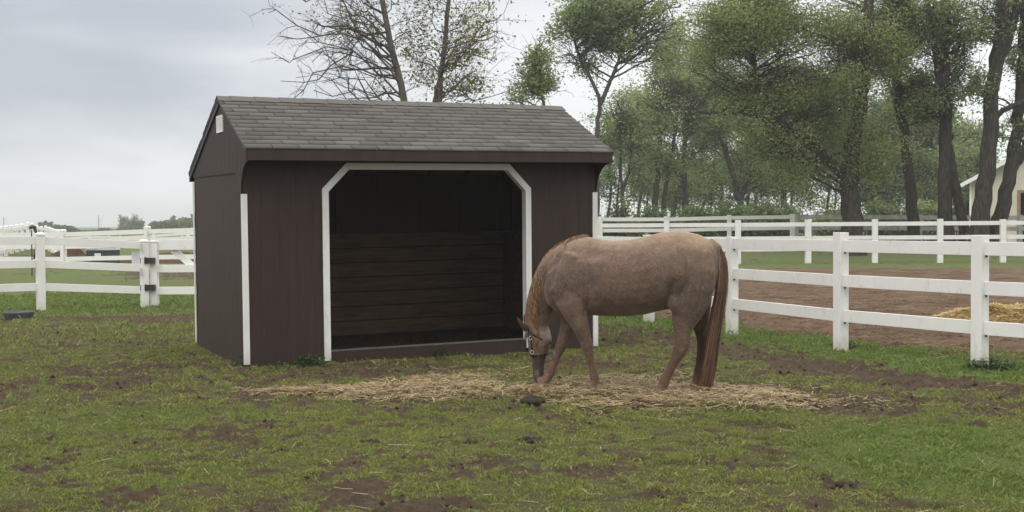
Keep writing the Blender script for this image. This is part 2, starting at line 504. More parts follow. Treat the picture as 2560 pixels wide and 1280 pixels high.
HX = np.array(HAY)
cum = np.concatenate([[0], np.cumsum(np.hypot(*np.diff(HX, axis=0).T))])
n = 46000
t = NR.random(n) * cum[-1]
hx = np.interp(t, cum, HX[:, 0]); hy = np.interp(t, cum, HX[:, 1])
wid = np.interp(t / cum[-1], [0, .1, .3, .5, .7, .85, 1], [.16, .28, .48, .72, .78, .5, .2])
hx = hx + NR.normal(size=n) * .12; hy = hy + NR.normal(size=n) * wid * .70
dens = fbm(hx * 1.7 + 9, hy * 2.2, 3)
k = NR.random(n) < ss(.38, .62, dens) * .9 + .05
k &= NR.random(n) < np.interp(t / cum[-1], [0, .12, .35, .75, .9, 1], [.25, .55, 1, 1, .5, .2])
hx, hy, dens = hx[k], hy[k], dens[k]
hz = ground_z(hx, hy) + NR.random(len(hx)) ** 1.8 * (.012 + .045 * ss(.42, .7, dens))
V_, F_ = strands(hx, hy, hz + .006, .05 + .13 * NR.random(len(hx)), .003 + .004 * NR.random(len(hx)), .5)
tag(arr_obj('hay', V_, F_, MAT['hay']), 'loose golden hay strewn in a long band under the horse', 'hay', kind='stuff')
# stray straws over the paddock
x, y = wedge(900, 6, 17); z = ground_z(x, y) + .02
V_, F_ = strands(x, y, z, .05 + .16 * NR.random(len(x)), .003 + .002 * NR.random(len(x)), .4)
tag(arr_obj('straw', V_, F_, MAT['hay']), 'single pale straws scattered over the paddock turf', 'straw', kind='stuff')
# hay heap in the arena
c = on_ground(2520, 800)
base_mb_n = 22000
a = NR.random(base_mb_n) * 2 * math.pi; q = np.sqrt(NR.random(base_mb_n))
x = c[0] + q * np.cos(a) * 1.15; y = c[1] + q * np.sin(a) * .9
top = .26 * np.clip(1 - q ** 1.6, 0, 1) * (.5 + .9 * fbm(x * 2.5, y * 2.5, 3))
z = ground_z(x, y) + .01 + top * (NR.random(base_mb_n) ** .25)
V_, F_ = strands(x, y, z, .10 + .16 * NR.random(base_mb_n), .005 + .004 * NR.random(base_mb_n), .7)
tag(arr_obj('hay_pile', V_, F_, leaf_mat('golden_hay', [(.1, (.22, .15, .06)), (.4, (.42, .30, .13)), (.7, (.56, .42, .20)), (.95, (.70, .58, .33))], .2)), 'low golden hay heap lying on the brown arena dirt beyond the fence', 'hay pile')


# ---------------------------------------------------------------- clods and dung
def lump(name, c, rx, ry, rz, mat, n_balls, label, cat, group=None, seed=0):
    rg = random.Random(seed); mb = MB()
    for k in range(n_balls):
        a = rg.random() * 6.283; q = math.sqrt(rg.random()) * .8
        bx, by = math.cos(a) * q * rx, math.sin(a) * q * ry
        br = rz * (.5 + .3 * rg.random())
        bz = max(br * .5, rz * (1 - q) * rg.random() * 1.1)
        rows = 5; cols = 7; vs = []
        for i_ in range(rows + 1):
            for j_ in range(cols):
                th = math.pi * i_ / rows; ph = 2 * math.pi * j_ / cols
                k_ = br * (.8 + .4 * rg.random())
                vs.append((bx + k_ * 1.25 * math.sin(th) * math.cos(ph), by + k_ * math.sin(th) * math.sin(ph), bz + k_ * .85 * math.cos(th)))
        fs = [(i_ * cols + j_, (i_ + 1) * cols + j_, (i_ + 1) * cols + (j_ + 1) % cols, i_ * cols + (j_ + 1) % cols) for i_ in range(rows) for j_ in range(cols)]
        mb.add(vs, fs)
    o = mb.build(name, mat, None, True)
    o.location = (c[0], c[1], float(ground_z(np.array([c[0]]), np.array([c[1]]))[0]) - .005)
    return tag(o, label, cat, group)


lump('manure_pile', on_ground(1330, 1008), .085, .065, .055, MAT['dung'], 48, 'black fresh manure pile lying on the hay in front of the horse', 'manure', 'manure piles', 3)
lump('manure_pile', on_ground(1322, 1099), .095, .07, .035, MAT['dung'], 14, 'flat dark manure pat on grass below the manure pile on the hay', 'manure', 'manure piles', 4)
lump('dirt_clod', on_ground(2110, 1216), .055, .04, .022, MAT['clod'], 14, 'dark dirt clod pushed up in the grass at lower right', 'dirt clod', 'dirt clods', 5)
lump('dirt_clod', on_ground(1178, 1107), .06, .05, .03, MAT['clod'], 9, 'small brown dirt clod left of the flat manure pat', 'dirt clod', 'dirt clods', 6)
lump('dirt_clod', on_ground(925, 1110), .08, .06, .03, MAT['clod'], 10, 'brown dirt clod in grass below the left end of the hay', 'dirt clod', 'dirt clods', 7)
lump('dirt_clod', on_ground(1195, 1150), .08, .05, .03, MAT['clod'], 10, 'dark dirt clod in the grass centre foreground', 'dirt clod', 'dirt clods', 8)
x, y = wedge(60000, 6, 20)
m_, lu, a_ = masks(x, y); k = (NR.random(len(x)) < (m_ - .45) * .55) & ~a_
x, y = x[k], y[k]; n = len(x); s = .005 + .020 * NR.random(n) ** 3.5
z = ground_z(x, y)
oct_ = np.array([(1, 0, 0), (-1, 0, 0), (0, 1, 0), (0, -1, 0), (0, 0, 1), (0, 0, -.6)], float); of = np.array([(0, 2, 4), (2, 1, 4), (1, 3, 4), (3, 0, 4), (2, 0, 5), (1, 2, 5), (3, 1, 5), (0, 3, 5)])
V_ = (np.stack([x, y, z], 1)[:, None, :] + oct_[None] * (s[:, None, None] * (.6 + .9 * NR.random((n, 6, 1))))).reshape(-1, 3)
F_ = (np.arange(n)[:, None, None] * 6 + of[None]).reshape(-1, 3)
tag(arr_obj('dirt', V_, F_, MAT['clod']), 'crumbs of trodden mud scattered over the bare patches', 'mud crumbs', kind='stuff')


# ---------------------------------------------------------------- broad weeds
def weed(px, py, spread, n, size, label):
    c = on_ground(px, py); rg = np.random.default_rng(int(px)); vs = []; fs = []
    for k in range(n):
        a = rg.random() * 6.283; q = rg.random() ** .6 * spread
        h = (.03 + .13 * rg.random() * (1 - .6 * q / spread)) * size / .019
        p = np.array([math.cos(a) * q, math.sin(a) * q * .6, h]); s = size * (.6 + .8 * rg.random())
        b = rg.random() * 6.283; ux = np.array([math.cos(b), math.sin(b), rg.random() - .3]); vx = np.array([-math.sin(b), math.cos(b), rg.random() - .5])
        o0 = len(vs); vs += [p - ux * s, p - vx * s * .6, p + ux * s, p + vx * s * .6]; fs.append((o0, o0 + 1, o0 + 2, o0 + 3))
        if k % 3 == 0:   # stalk
            o0 = len(vs); g = np.array([p[0] * .6, p[1] * .6, 0]); w = np.array([.003, 0, 0]); vs += [g - w, g + w, p + w, p - w]; fs.append((o0, o0 + 1, o0 + 2, o0 + 3))
    o = arr_obj('weed_plant', np.array(vs), np.array(fs), MAT['weed']); o.location = (c[0], c[1], float(ground_z(c[:1], c[1:2])[0]) - .01)
    tag(o, label, 'weed', 'broad leaved weeds')


weed(775, 918, .19, 190, .022, 'leafy weed clump against the shed left of the white opening trim')
weed(600, 915, .12, 60, .018, 'small weed at the foot of the shed front left corner')
weed(700, 928, .16, 70, .016, 'low spreading weed in front of the brown left wall panel')
weed(1108, 892, .12, 70, .018, 'small weed growing below the middle of the shed threshold')
weed(2475, 925, .30, 420, .020, 'bushy dark weed around the foot of the nearest right fence post')
weed(2110, 872, .20, 150, .018, 'weed tuft at the foot of the second right fence post')

# ---------------------------------------------------------------- shed
W, D, O = SHED['W'], SHED['D'], SHED['O']
g1, g2, ze, fh, zr, yr, ze2, o2 = .033, .041, 2.447, .135, 3.106, 1.057, 2.259, .166
zt, d1, cc, zb, zd, d2 = 1.948, .917, .294, 2.002, 2.303, 3.591
shed = empty('run_in_shed')
tx_, ty_ = -.010, -.015
cyw, syw = math.cos(SHED['yaw']), math.sin(SHED['yaw'])
Rz = Matrix.Rotation(SHED['yaw'], 4, 'Z')
T = Matrix(((1, 0, tx_, 0), (0, 1, ty_, 0), (-tx_, -ty_, 1, 0), (0, 0, 0, 1)))
shed.matrix_world = Matrix.Translation((SHED['ax'], SHED['ay'], 0)) @ Rz @ T
tag(shed, 'dark brown wooden run-in horse shed with white trim and grey shingle roof', 'horse shed')


def roof_z(y):
    return zr - (zr - ze) * (yr - y) / (yr + O) if y < yr else zr - (zr - ze2) * (y - yr) / (D + o2 - yr)


def siding(name, u0, u1, bot, top, breaks, place, label=None, t=.012, pitch=.2032, gap=.005, depth=.0022):
    """vertical grooved plywood: raised strips over a backing; place(u, z, n) -> local xyz, n = distance outward"""
    mb = MB()
    cuts = sorted(set([u0, u1] + [b for b in breaks if u0 < b < u1]))
    k = math.floor(u0 / pitch)
    strips = []
    while k * pitch < u1:
        a, b = max(u0, k * pitch + gap / 2), min(u1, (k + 1) * pitch - gap / 2)
        if b > a: strips.append((a, b, t))
        k += 1
    strips_all = [(u0, u1, t - depth)]
    for a, b, th in strips_all + strips:
        us = [a] + [c for c in cuts if a < c < b] + [b]
        for q0, q1 in zip(us[:-1], us[1:]):
            e = 1e-5
            z00, z01 = bot(q0 + e), top(q0 + e); z10, z11 = bot(q1 - e), top(q1 - e)
            if max(z01 - z00, z11 - z10) < .003: continue
            n0 = 0 if th != t else t - depth - .001
            pts = [(q0, z00), (q1, z10), (q1, z11), (q0, z01)]
            vs = [place(u, z, n0) for u, z in pts] + [place(u, z, th) for u, z in pts]
            mb.add(vs, [(0, 1, 2, 3), (7, 6, 5, 4), (0, 4, 5, 1), (1, 5, 6, 2), (2, 6, 7, 3), (3, 7, 4, 0)])
    o = mb.build(name, MAT['brown'], shed)
    if label: o['label'] = label
    return o


ZB = -.18
di = .07  # trim width
# front wall
iw0, iw1 = d1 + di * .6, d2 - di * .6; icc = cc


def fbot(u):
    if u < iw0 or u > iw1: return ZB
    if u < iw0 + icc: return zb - .03 + (u - iw0) * (zd - zb) / icc
    if u > iw1 - icc: return zb - .03 + (iw1 - u) * (zd - zb) / icc
    return zd - .045


siding('wall', 0, W, fbot, lambda u: 2.60, [iw0, iw0 + icc, iw1 - icc, iw1], lambda u, z, n: (u, .012 - n, z), 'front wall with a wide clipped-corner opening')
# side walls lower and gable panels
br = [0, .25, yr] + [-O + O * k / 12 for k in range(13)] + [D * k / 6 for k in range(7)]
for xw, sg in ((0, -1), (W, 1)):
    pl = (lambda u, z, n, xw=xw, sg=sg: (xw + sg * (n - .012), u, z))
    siding('wall', 0, D, lambda u: ZB, lambda u: 2.2, br, pl, 'left side wall' if sg < 0 else 'right side wall')
    pl2 = (lambda u, z, n, xw=xw, sg=sg: (xw + sg * (n + .0005), u, z))

    def gbot(u):
        if u < 0: return 1.95 + .355 * math.sqrt(max(0, 1 - ((u + O) / O) ** 2))
        return 1.955 if u < .25 else 2.19
    siding('gable_panel', -O + .004, D - .01, gbot, lambda u: roof_z(u) - .035, br, pl2, 'left gable panel with curved bracket' if sg < 0 else 'right gable panel with curved bracket')
# rear wall
siding('wall', 0, W, lambda u: ZB, lambda u: 2.24, [], lambda u, z, n: (u, D - .012 + n, z), 'rear wall')
# inside: studs, lining boards
mb = MB()
nb = 7
for k in range(nb):
    z0 = -.02 + k * .205; j_ = R.uniform(0, .003)
    mb.box(.05, W - .05, D - .075 - j_, D - .05, z0 + .006, z0 + .194)
    mb.box(.03, .055, .10, D - .08, z0 + .004, z0 + .199); mb.box(W - .055, W - .03, .10, D - .08, z0 + .004, z0 + .199)
mb.build('kickboard_lining', MAT['board_in'], shed, bevel=.002)
mb = MB()
for k in range(8):
    xx = .06 + k * (W - .16) / 7; mb.box(xx, xx + .04, D - .05, D - .013, 0, 2.22)
for k in range(5):
    yy = .1 + k * .6; mb.box(.013, .03, yy, yy + .04, 0, 2.3); mb.box(W - .03, W - .013, yy, yy + .04, 0, 2.3)
for k in range(9):
    xx = .04 + k * (W - .12) / 8
    mb.beam((xx, -O + .05, roof_z(-O + .05) - .09), (xx, yr, zr - .09), .04, .09); mb.beam((xx, yr, zr - .09), (xx, D, roof_z(D) - .09), .04, .09)
mb.build('framing', MAT['brown'], shed)
# roof deck
mb = MB()
xa, xb = -g1, W + g2
for (ya, yb) in ((-O + .012, yr), (yr, D + o2)):
    za, zb_ = roof_z(ya) - .012, (zr - .012 if yb == yr else roof_z(yb) - .012)
    if ya == yr: za = zr - .012
    vs = [(x_, y_, z_ - t_) for t_ in (0, .022) for (y_, z_) in ((ya, za), (yb, zb_)) for x_ in (xa + .004, xb - .004)]
    mb.add(vs, [(0, 1, 3, 2), (4, 6, 7, 5), (0, 4, 5, 1), (2, 3, 7, 6), (0, 2, 6, 4), (1, 5, 7, 3)])
roof = mb.build('roof', MAT['brown'], shed)


# shingles
def shingles(front):
    V_, F_, C_ = [], [], []
    ya, yb = (-O - .012, yr) if front else (D + o2 + .012, yr)
    za = roof_z(ya); Ls = math.hypot(yb - ya, zr - za); nC = 13; ex = Ls / nC
    dy, dz = (yb - ya) / Ls, (zr - za) / Ls
    nx, nz = (-dz, dy) if front else (dz, -dy)   # normal (y,z)
    if nz < 0: nx, nz = -nx, -nz
    for k in range(nC):
        s0 = k * ex; s1 = min(s0 + ex * 1.15, Ls)
        off = (k % 2) * .1525 + (k // 2 % 3) * .05 + NR.normal() * .004
        x = xa - .012 - off
        cw = .305
        while x < xb + .012:
            a, b = max(x + .0045, xa - .012), min(x + cw - .0045, xb + .012)
            if b - a > .01:
                lift0 = .011 + NR.random() * .0025; lift1 = .003
                jt = NR.normal() * .0015
                q = []
                for (ss_, th) in ((s0 + jt, lift0), (s1, lift1)):
                    for xx in (a, b): q.append((xx, ya + dy * ss_ + nx * th, za + dz * ss_ + nz * th))
                for xx in (a, b): q.append((xx, ya + dy * (s0 + jt) + nx * -.002, za + dz * (s0 + jt) + nz * -.002))
                o0 = len(V_); V_ += q
                F_ += [(o0, o0 + 1, o0 + 3, o0 + 2), (o0 + 4, o0 + 5, o0 + 1, o0), (o0 + 4, o0, o0 + 2, o0 + 2), (o0 + 5, o0 + 3, o0 + 1, o0 + 1)]
                g = float(np.clip(NR.normal() * .5, -1, 1)); C_ += [g] * 6
            x += cw
    return V_, [f for f in F_ if len(set(f)) == 4], C_


t = NT('asphalt_shingle'); ga = t.attr('tone'); n = t.noise(90, 4, .8); n2 = t.noise(2.2, 5, .6)
f = t.math('ADD', t.math('MULTIPLY', ga, .24), t.math('ADD', t.math('MULTIPLY', n, .5), t.math('MULTIPLY', n2, .35)))
t.base(t.ramp(f, [(.15, (.080, .075, .072)), (.42, (.100, .095, .091)), (.8, (.138, .131, .126))])); t.set(.92, .15); t.bump(n, .5, .004); MAT['shingle'] = t.m
for fr in (True, False):
    V_, F_, C_ = shingles(fr)
    arr_obj('shingles', np.array(V_), np.array(F_), MAT['shingle'], roof, False, {'tone': np.array(C_)})
# under-layer so gaps read dark, ridge cap
mb = MB(); nseg = 31
for k in range(nseg):
    x0 = xa - .012 + (xb - xa + .024) * k / nseg; x1 = xa - .012 + (xb - xa + .024) * (k + 1) / nseg + .02
    l = .017 + (.003 if k % 2 else 0)
    for sgn in (-1, 1):
        y1 = yr + sgn * .13; z1 = (roof_z(y1)) + l
        vs = [(x0, yr, zr + l + .006), (x1, yr, zr + l + .002), (x1, y1, z1 - .002), (x0, y1, z1 + .002)]
        vs += [(a, b, c_ - .006) for a, b, c_ in vs]
        mb.add(vs, [(0, 1, 2, 3), (7, 6, 5, 4), (0, 4, 5, 1), (1, 5, 6, 2), (2, 6, 7, 3), (3, 7, 4, 0)])
o = mb.build('ridge_cap', MAT['shingle'], roof)
# fascia, rake, rear fascia
mb = MB(); mb.box(xa, xb, -O - .004, -O + .018, ze - fh, ze - .012); mb.build('fascia', MAT['brown'], shed, bevel=.002)
mb = MB(); mb.box(xa, xb, D + o2 - .02, D + o2, ze2 - .12, ze2 - .014); mb.build('fascia', MAT['brown'], shed)
for xg in (xa, xb - .02):
    mb = MB()
    for (ya, yb) in ((-O + .02, yr), (yr, D + o2 - .02)):
        hh = .045 if ya < 0 else .10
        pts = [(ya, roof_z(ya) - .013), (yb, roof_z(yb) - .013), (yb, roof_z(yb) - hh), (ya, roof_z(ya) - hh)]
        vs = [(x_, a, b) for x_ in (xg, xg + .02) for a, b in pts]
        mb.add(vs, [(0, 1, 2, 3), (7, 6, 5, 4), (0, 4, 5, 1), (1, 5, 6, 2), (2, 6, 7, 3), (3, 7, 4, 0)])
    mb.build('rake_board', MAT['brown_edge'], shed)
    mb = MB()
    for (ya, yb) in ((-O - .014, yr), (yr, D + o2 + .014)):
        x0 = xg - .006 if xg < 1 else xg + .02; x1 = x0 + .006
        pts = [(ya, roof_z(ya) + .004), (yb, (zr if yb == yr else roof_z(yb)) + .004), (yb, (zr if yb == yr else roof_z(yb)) - .03), (ya, roof_z(ya) - .03)]
        vs = [(x_, a, b) for x_ in (x0, x1) for a, b in pts]
        mb.add(vs, [(0, 1, 2, 3), (7, 6, 5, 4), (0, 4, 5, 1), (1, 5, 6, 2), (2, 6, 7, 3), (3, 7, 4, 0)])
    mb.build('drip_edge', MAT['brown_edge'], roof)
# corner trims
tw = .066


def corner(x, y, sx, sy, z0, z1):
    mb = MB()
    xa_, xb_ = (x - .016, x + tw - .012) if sx < 0 else (x - tw + .012, x + .016)
    mb.box(xa_, xb_, y - .016 if sy < 0 else y - .003, y + .003 if sy < 0 else y + .016, z0, z1)
    return mb


corner(0, 0, -1, -1, .03, zt).build('corner_trim', MAT['trim'], shed, bevel=.002)
corner(W, 0, 1, -1, -.025, zt).build('corner_trim', MAT['trim'], shed, bevel=.002)
for x0, x1 in ((-.022, -.013), (W + .013, W + .022)):
    mb = MB(); mb.box(x0, x1, D - .05, D + .016, 0, 2.13); mb.build('corner_trim', MAT['trim'], shed)
# opening trim: mitred band with a return into the opening
mb = MB()
ow = .076
outer = [(d1, .0), (d1, zb), (d1 + cc, zd), (d2 - cc, zd), (d2, zb), (d2, 0)]
k45 = ow * math.tan(math.radians(22.5))
inner = [(d1 + ow, .0), (d1 + ow, zb - k45), (d1 + cc + k45, zd - ow), (d2 - cc - k45, zd - ow), (d2 - ow, zb - k45), (d2 - ow, 0)]
outer[0] = (d1, .015); outer[-1] = (d2, .015); inner[0] = (d1 + ow, .015); inner[-1] = (d2 - ow, .015)
for k in range(5):
    oa, ob, ib, ia = outer[k], outer[k + 1], inner[k + 1], inner[k]
    for (p, q_, a, b, y0, y1) in ((oa, ob, ia, ib, -.020, -.0005),):
        vs = [(u, y_, z_) for y_ in (y0, y1) for (u, z_) in (p, q_, b, a)]
        mb.add(vs, [(3, 2, 1, 0), (4, 5, 6, 7), (0, 1, 5, 4), (1, 2, 6, 5), (2, 3, 7, 6), (3, 0, 4, 7)])
mb.build('opening_trim', MAT['trim'], shed)
mb = MB()
for k in range(5):
    ia, ib = inner[k], inner[k + 1]
    cx_, cz_ = (d1 + d2) / 2, 1.0
    def off(p, q=.012):
        v = Vector((p[0] - cx_, p[1] - cz_)); v.normalize(); return (p[0] + v.x * q, p[1] + v.y * q)
    oa, ob = off(ia), off(ib)
    vs = [(u, y_, z_) for y_ in (-.018, .085) for (u, z_) in (oa, ob, ib, ia)]
    mb.add(vs, [(3, 2, 1, 0), (4, 5, 6, 7), (0, 1, 5, 4), (1, 2, 6, 5), (2, 3, 7, 6), (3, 0, 4, 7)])
mb.build('opening_jamb', MAT['trim'], shed)
mb = MB(); mb.box(d1 + ow + .001, d2 - ow - .001, .0, .04, ZB, .115); mb.build('threshold', MAT['brown'], shed, bevel=.003)
mb = MB(); mb.box(d1 + ow + .001, d2 - ow - .001, -.006, .085, .1155, .13); mb.build('threshold_cap', m_simple('worn_grey_sill', (.06, .055, .052), (.12, .11, .105), 8, .7, .3, .3), shed)
mb = MB(); mb.box(.02, W - .02, .03, .11, -.14, .03); mb.build('skid', MAT['board_in'], shed)
# gable vent
vent = MB(); vy, vz, vw, vh = 1.02, 2.79, .34, .20
for (a, b, c_, d_) in ((-vw / 2, vw / 2, vh / 2 - .02, vh / 2), (-vw / 2, vw / 2, -vh / 2, -vh / 2 + .02), (-vw / 2, -vw / 2 + .02, -vh / 2 + .02, vh / 2 - .02), (vw / 2 - .02, vw / 2, -vh / 2 + .02, vh / 2 - .02)):
    vent.box(-.028, -.0135, vy + a, vy + b, vz + c_, vz + d_)
vo = vent.build('gable_vent', MAT['trim'], shed)
mb = MB()
for k in range(6):
    yy = vy - vw / 2 + .045 + k * .05
    mb.box(-.026, -.016, yy - .014, yy + .014, vz - vh / 2 + .02, vz + vh / 2 - .02)
mb.build('louvre', MAT['trim'], vo)


# ---------------------------------------------------------------- fences
def fence(name, label, cat, posts, rails, mat, pw=.13, rh=.15, rt=.04, cap=False, extra=None, group=None):
    """posts: (x, y, z_bottom, z_top[, lean]); rails: z of centre above ground at each post"""
    b = posts[0]
    root = empty(name, (b[0], b[1], b[2])); tag(root, label, cat, group)
    off = Vector(root.location)
    for k, p in enumerate(posts):
        q = posts[min(k + 1, len(posts) - 1)]; q0 = posts[max(k - 1, 0)]
        a = math.atan2(q[1] - q0[1], q[0] - q0[0])
        mb = MB(); M4 = Matrix.Translation(Vector((p[0], p[1], 0)) - off) @ Matrix.Rotation(a, 4, 'Z')
        mb.box(-pw / 2, pw / 2, -pw / 2, pw / 2, p[2] - .15, p[3], M4)
        po = mb.build('post', mat, root, bevel=.004 if p[1] < 30 else 0)
        if cap:
            mc = MB(); e = pw * .56
            z0 = p[3]
            mc.box(-e, e, -e, e, z0, z0 + .02, M4)
            vs = [tuple(M4 @ Vector(v)) for v in ((-e, -e, z0 + .02), (e, -e, z0 + .02), (e, e, z0 + .02), (-e, e, z0 + .02), (-e * .4, -e * .4, z0 + .055), (e * .4, -e * .4, z0 + .055), (e * .4, e * .4, z0 + .055), (-e * .4, e * .4, z0 + .055))]
            mc.add(vs, [(3, 2, 1, 0), (4, 5, 6, 7), (0, 1, 5, 4), (1, 2, 6, 5), (2, 3, 7, 6), (3, 0, 4, 7)])
            mc.build('post_cap', mat, po)
    for k in range(len(posts) - 1):
        p, q = posts[k], posts[k + 1]
        for i_, zc in enumerate(rails):
            za = zc[k] if isinstance(zc, (list, tuple)) else p[2] + zc; zb_ = zc[k + 1] if isinstance(zc, (list, tuple)) else q[2] + zc
            P, Q = Vector((p[0], p[1], za)), Vector((q[0], q[1], zb_)); d = (Q - P).normalized()
            mb = MB(); mb.beam(P + d * pw * .42 - off, Q - d * pw * .42 - off, rt, rh)
            mb.build('rail', mat, root, bevel=.003 if p[1] < 30 else 0)
    return root


def post_at(px, pyb, pyt=None, h=None):
    p = on_ground(px, pyb); gzv = float(ground_z(p[:1], p[1:2])[0])
    zt_ = at(px, pyt, p[1])[2] if pyt is not None else gzv + h
    return (p[0], p[1], min(gzv, p[2]), zt_)


def post_d(px, pyt, d, h=1.43):
    p = at(px, pyt, d); return (p[0], p[1], p[2] - h, p[2])


near = [post_at(1240, 762, h=1.42), post_at(1430, 782, h=1.42), post_at(1622, 803, h=1.42), post_at(1830, 833, 592), post_at(2102, 876, 581), post_at(2449, 918, 588), post_at(2920, 965, h=1.44), post_at(3500, 1010, h=1.44)]
fence('board_fence', 'near white painted three-rail wooden fence along the brown arena right of the horse', 'fence', near, [1.305, .875, .44], MAT['white'], .135, .148, .04)
mbf = []
# second fence beyond the arena (two rails above the grass)
bo = 0
nf_ = [o_ for o_ in bpy.data.objects if o_.type == 'EMPTY' and o_.name == 'board_fence'][0]
for k, p in enumerate(near[:-1]):
    q = near[k + 1]; P_ = Vector((p[0], p[1], 0)); d_ = (Vector((q[0], q[1], 0)) - P_).normalized(); n_ = Vector((-d_.y, d_.x, 0))
    if n_.y > 0: n_ = -n_
    for zc in (1.305, .875, .44):
        mb = MB(); c_ = P_ + d_ * .085 + n_ * .012 - nf_.location; zz = p[2] + zc - .085 - nf_.location.z + c_.z * 0
        mb.tube([(c_.x, c_.y, p[2] + zc - .095 - nf_.location.z), (c_.x, c_.y, p[2] + zc - .070 - nf_.location.z)], .012, 6)
        mb.build('bolt', MAT['black'], nf_)
sec = [post_at(x, yb, yt) for x, yb, yt in ((1310, 660, 556), (1490, 660, 553), (1667, 660, 551), (1845, 660, 550), (2020, 658, 549), (2187, 657, 548), (2350, 657, 547), (2507, 656, 548), (2670, 656, 548), (2850, 656, 548))]
fence('board_fence', 'white board fence along the far side of the brown arena', 'fence', sec, [1.36, .88, .50], MAT['white'], .18, .14, .04)
# third: weathered
p3 = []
for x, yt in ((1340, 543), (1501, 541), (1665, 541), (1823, 537), (1981, 535)):
    p3.append(post_d(x, yt, 53, 1.5))
fence('board_fence', 'white to grey board fence behind the far arena fence by the wood edge', 'fence', p3, [1.37, .88, .42], MAT['white'], .17, .16, .04)
p3b = [post_d(x, yt, 53.5, 1.5) for x, yt in ((1981, 535), (2140, 535), (2300, 536), (2450, 537), (2550, 537), (2720, 537))]
p3b[0] = (p3b[0][0] + .25, p3b[0][1] + .3, p3b[0][2], p3b[0][3])
fence('board_fence', 'unpainted weathered grey board fence running behind the big tree trunks', 'fence', p3b, [1.37, .88], MAT['greywood'], .17, .19, .04)
p4 = [post_d(x, 549 - .002 * (x - 1500), 78, 1.4) for x in range(1476, 2700, 63)]
fence('board_fence', 'small distant white fence seen between the rails of the nearer arena fences', 'fence', p4, [1.25, .85, .45], MAT['white'], .15, .13, .04)

# left side near fence
lf = [post_at(-420, 806, 572), post_at(-160, 791, 578), post_at(103, 778, 588), post_at(362, 768, 605)]
rl = []
for k, (a, b) in enumerate(((1.36, 0), (0, 0), (0, 0))):
    pass
zr1 = [1.36, 1.35, 1.335, 1.215]; zr2 = [.91, .905, .895, .77]; zr3 = [.48, .475, .46, .335]
fence('vinyl_fence', 'near white vinyl fence with capped posts in grass left of the shed', 'fence', lf, [zr1, zr2, zr3], MAT['vinyl'], .145, .145, .045, cap=True)
# gate
g0 = post_at(387, 767, 606); gy = g0[1]
gate = empty('farm_gate', (g0[0], g0[1], g0[2])); tag(gate, 'white vinyl gate with diagonal brace beside the double post left of the shed', 'gate')
Lg = 3.0; dirg = Vector((1, .02, 0)).normalized()
mb = MB(); mb.box(-.075, .075, -.07, .07, -.04, g0[3] - g0[2]); gp = mb.build('post', MAT['vinyl'], gate, bevel=.004)
mb = MB(); mb.box(-.085, .085, -.08, .08, g0[3] - g0[2] + .001, g0[3] - g0[2] + .025); mb.box(-.05, .05, -.045, .045, g0[3] - g0[2] + .025, g0[3] - g0[2] + .05); mb.build('post_cap', MAT['vinyl'], gp)
mb = MB(); mb.box(Lg - .07, Lg + .07, -.07, .07, 0.02, g0[3] - g0[2]); mb.build('post', MAT['vinyl'], gate, bevel=.004)
for zc, hh in ((1.225, .20), (.755, .15), (.32, .15)):
    mb = MB(); mb.box(.07, Lg - .07, -.025, .025, zc - hh / 2, zc + hh / 2); mb.build('rail', MAT['vinyl'], gate, bevel=.003)
mb = MB(); mb.beam((.36, .05, 1.12), (1.35, .05, .30), .03, .13); mb.build('brace', MAT['vinyl'], gate, bevel=.003)
for zc in (.92, .39):
    mb = MB(); mb.box(-.225, .045, -.17, -.071, zc - .055, zc + .055)
    mb.tube([(-.115, -.175, zc - .07), (-.115, -.175, zc + .07)], .014, 8); mb.build('hinge', MAT['black'], gate)
# handles in the end post of the left fence
for zc in (1.20, .68):
    pass
e = lf[3]
lt = empty('gate_latch', (e[0] - .01, e[1] - .115, e[2])); tag(lt, 'slim grey metal latch plates on the left post of the double gate post', 'latch')
mb = MB(); mb.box(-.02, .02, -.008, .006, 1.10, 1.25); mb.build('plate', MAT['metal'], lt); mb = MB(); mb.box(-.03, .01, -.008, .006, .62, .77); mb.build('plate', MAT['metal'], lt)
# board on the rail
s0 = at(342, 646, e[1] - .02)
sg = empty('notice_board', tuple(s0)); tag(sg, 'blank pale grey board hanging behind the rail beside the gate post', 'board')
mb = MB(); mb.box(-.115, .115, .04, .052, -.13, .13); mb.build('panel', MAT['sign'], sg); mb = MB(); mb.beam((0, .045, .13), (0, .04, .24), .006, .006, (0, 1, 0)); mb.build('hanger', MAT['metal'], sg)

# second left fence
l2 = [post_d(-330, 580, 45), post_d(-90, 578, 43.5), post_d(158, 577, 42), post_d(368, 569, 40), post_d(600, 562, 38), post_d(830, 560, 36)]
fence('vinyl_fence', 'second white vinyl fence behind the near left fence and gate', 'fence', l2, [1.30, .87, .44], MAT['vinyl'], .16, .15, .045, cap=True)
l3 = [post_d(x, y, d, 1.4) for x, y, d in ((150, 594, 120), (212, 589, 112), (272, 589, 104), (300, 590, 98), (384, 585, 90), (456, 580, 84), (540, 576, 78), (640, 573, 72))]
fence('vinyl_fence', 'distant white rail fence running obliquely beyond the second left fence', 'fence', l3, [1.26, .86, .44], MAT['vinyl'], .17, .18, .05)
l4 = [post_d(x, y, d, 1.4) for x, y, d in ((130, 600, 90), (225, 594, 82), (300, 594, 76), (384, 591, 70), (470, 588, 64), (570, 584, 58), (700, 580, 54))]
fence('vinyl_fence', 'low distant white rail fence just under the oblique distant fence', 'fence', l4, [1.26, .86, .44], MAT['vinyl'], .15, .16, .05)
l5 = [post_d(x, y, d, 1.45) for x, y, d in ((-30, 572, 45), (-14, 570, 47), (0, 569, 49), (14, 567, 51), (28, 566, 53.5), (42, 564, 56), (55, 562, 59), (69, 559, 62), (80, 560, 66))]
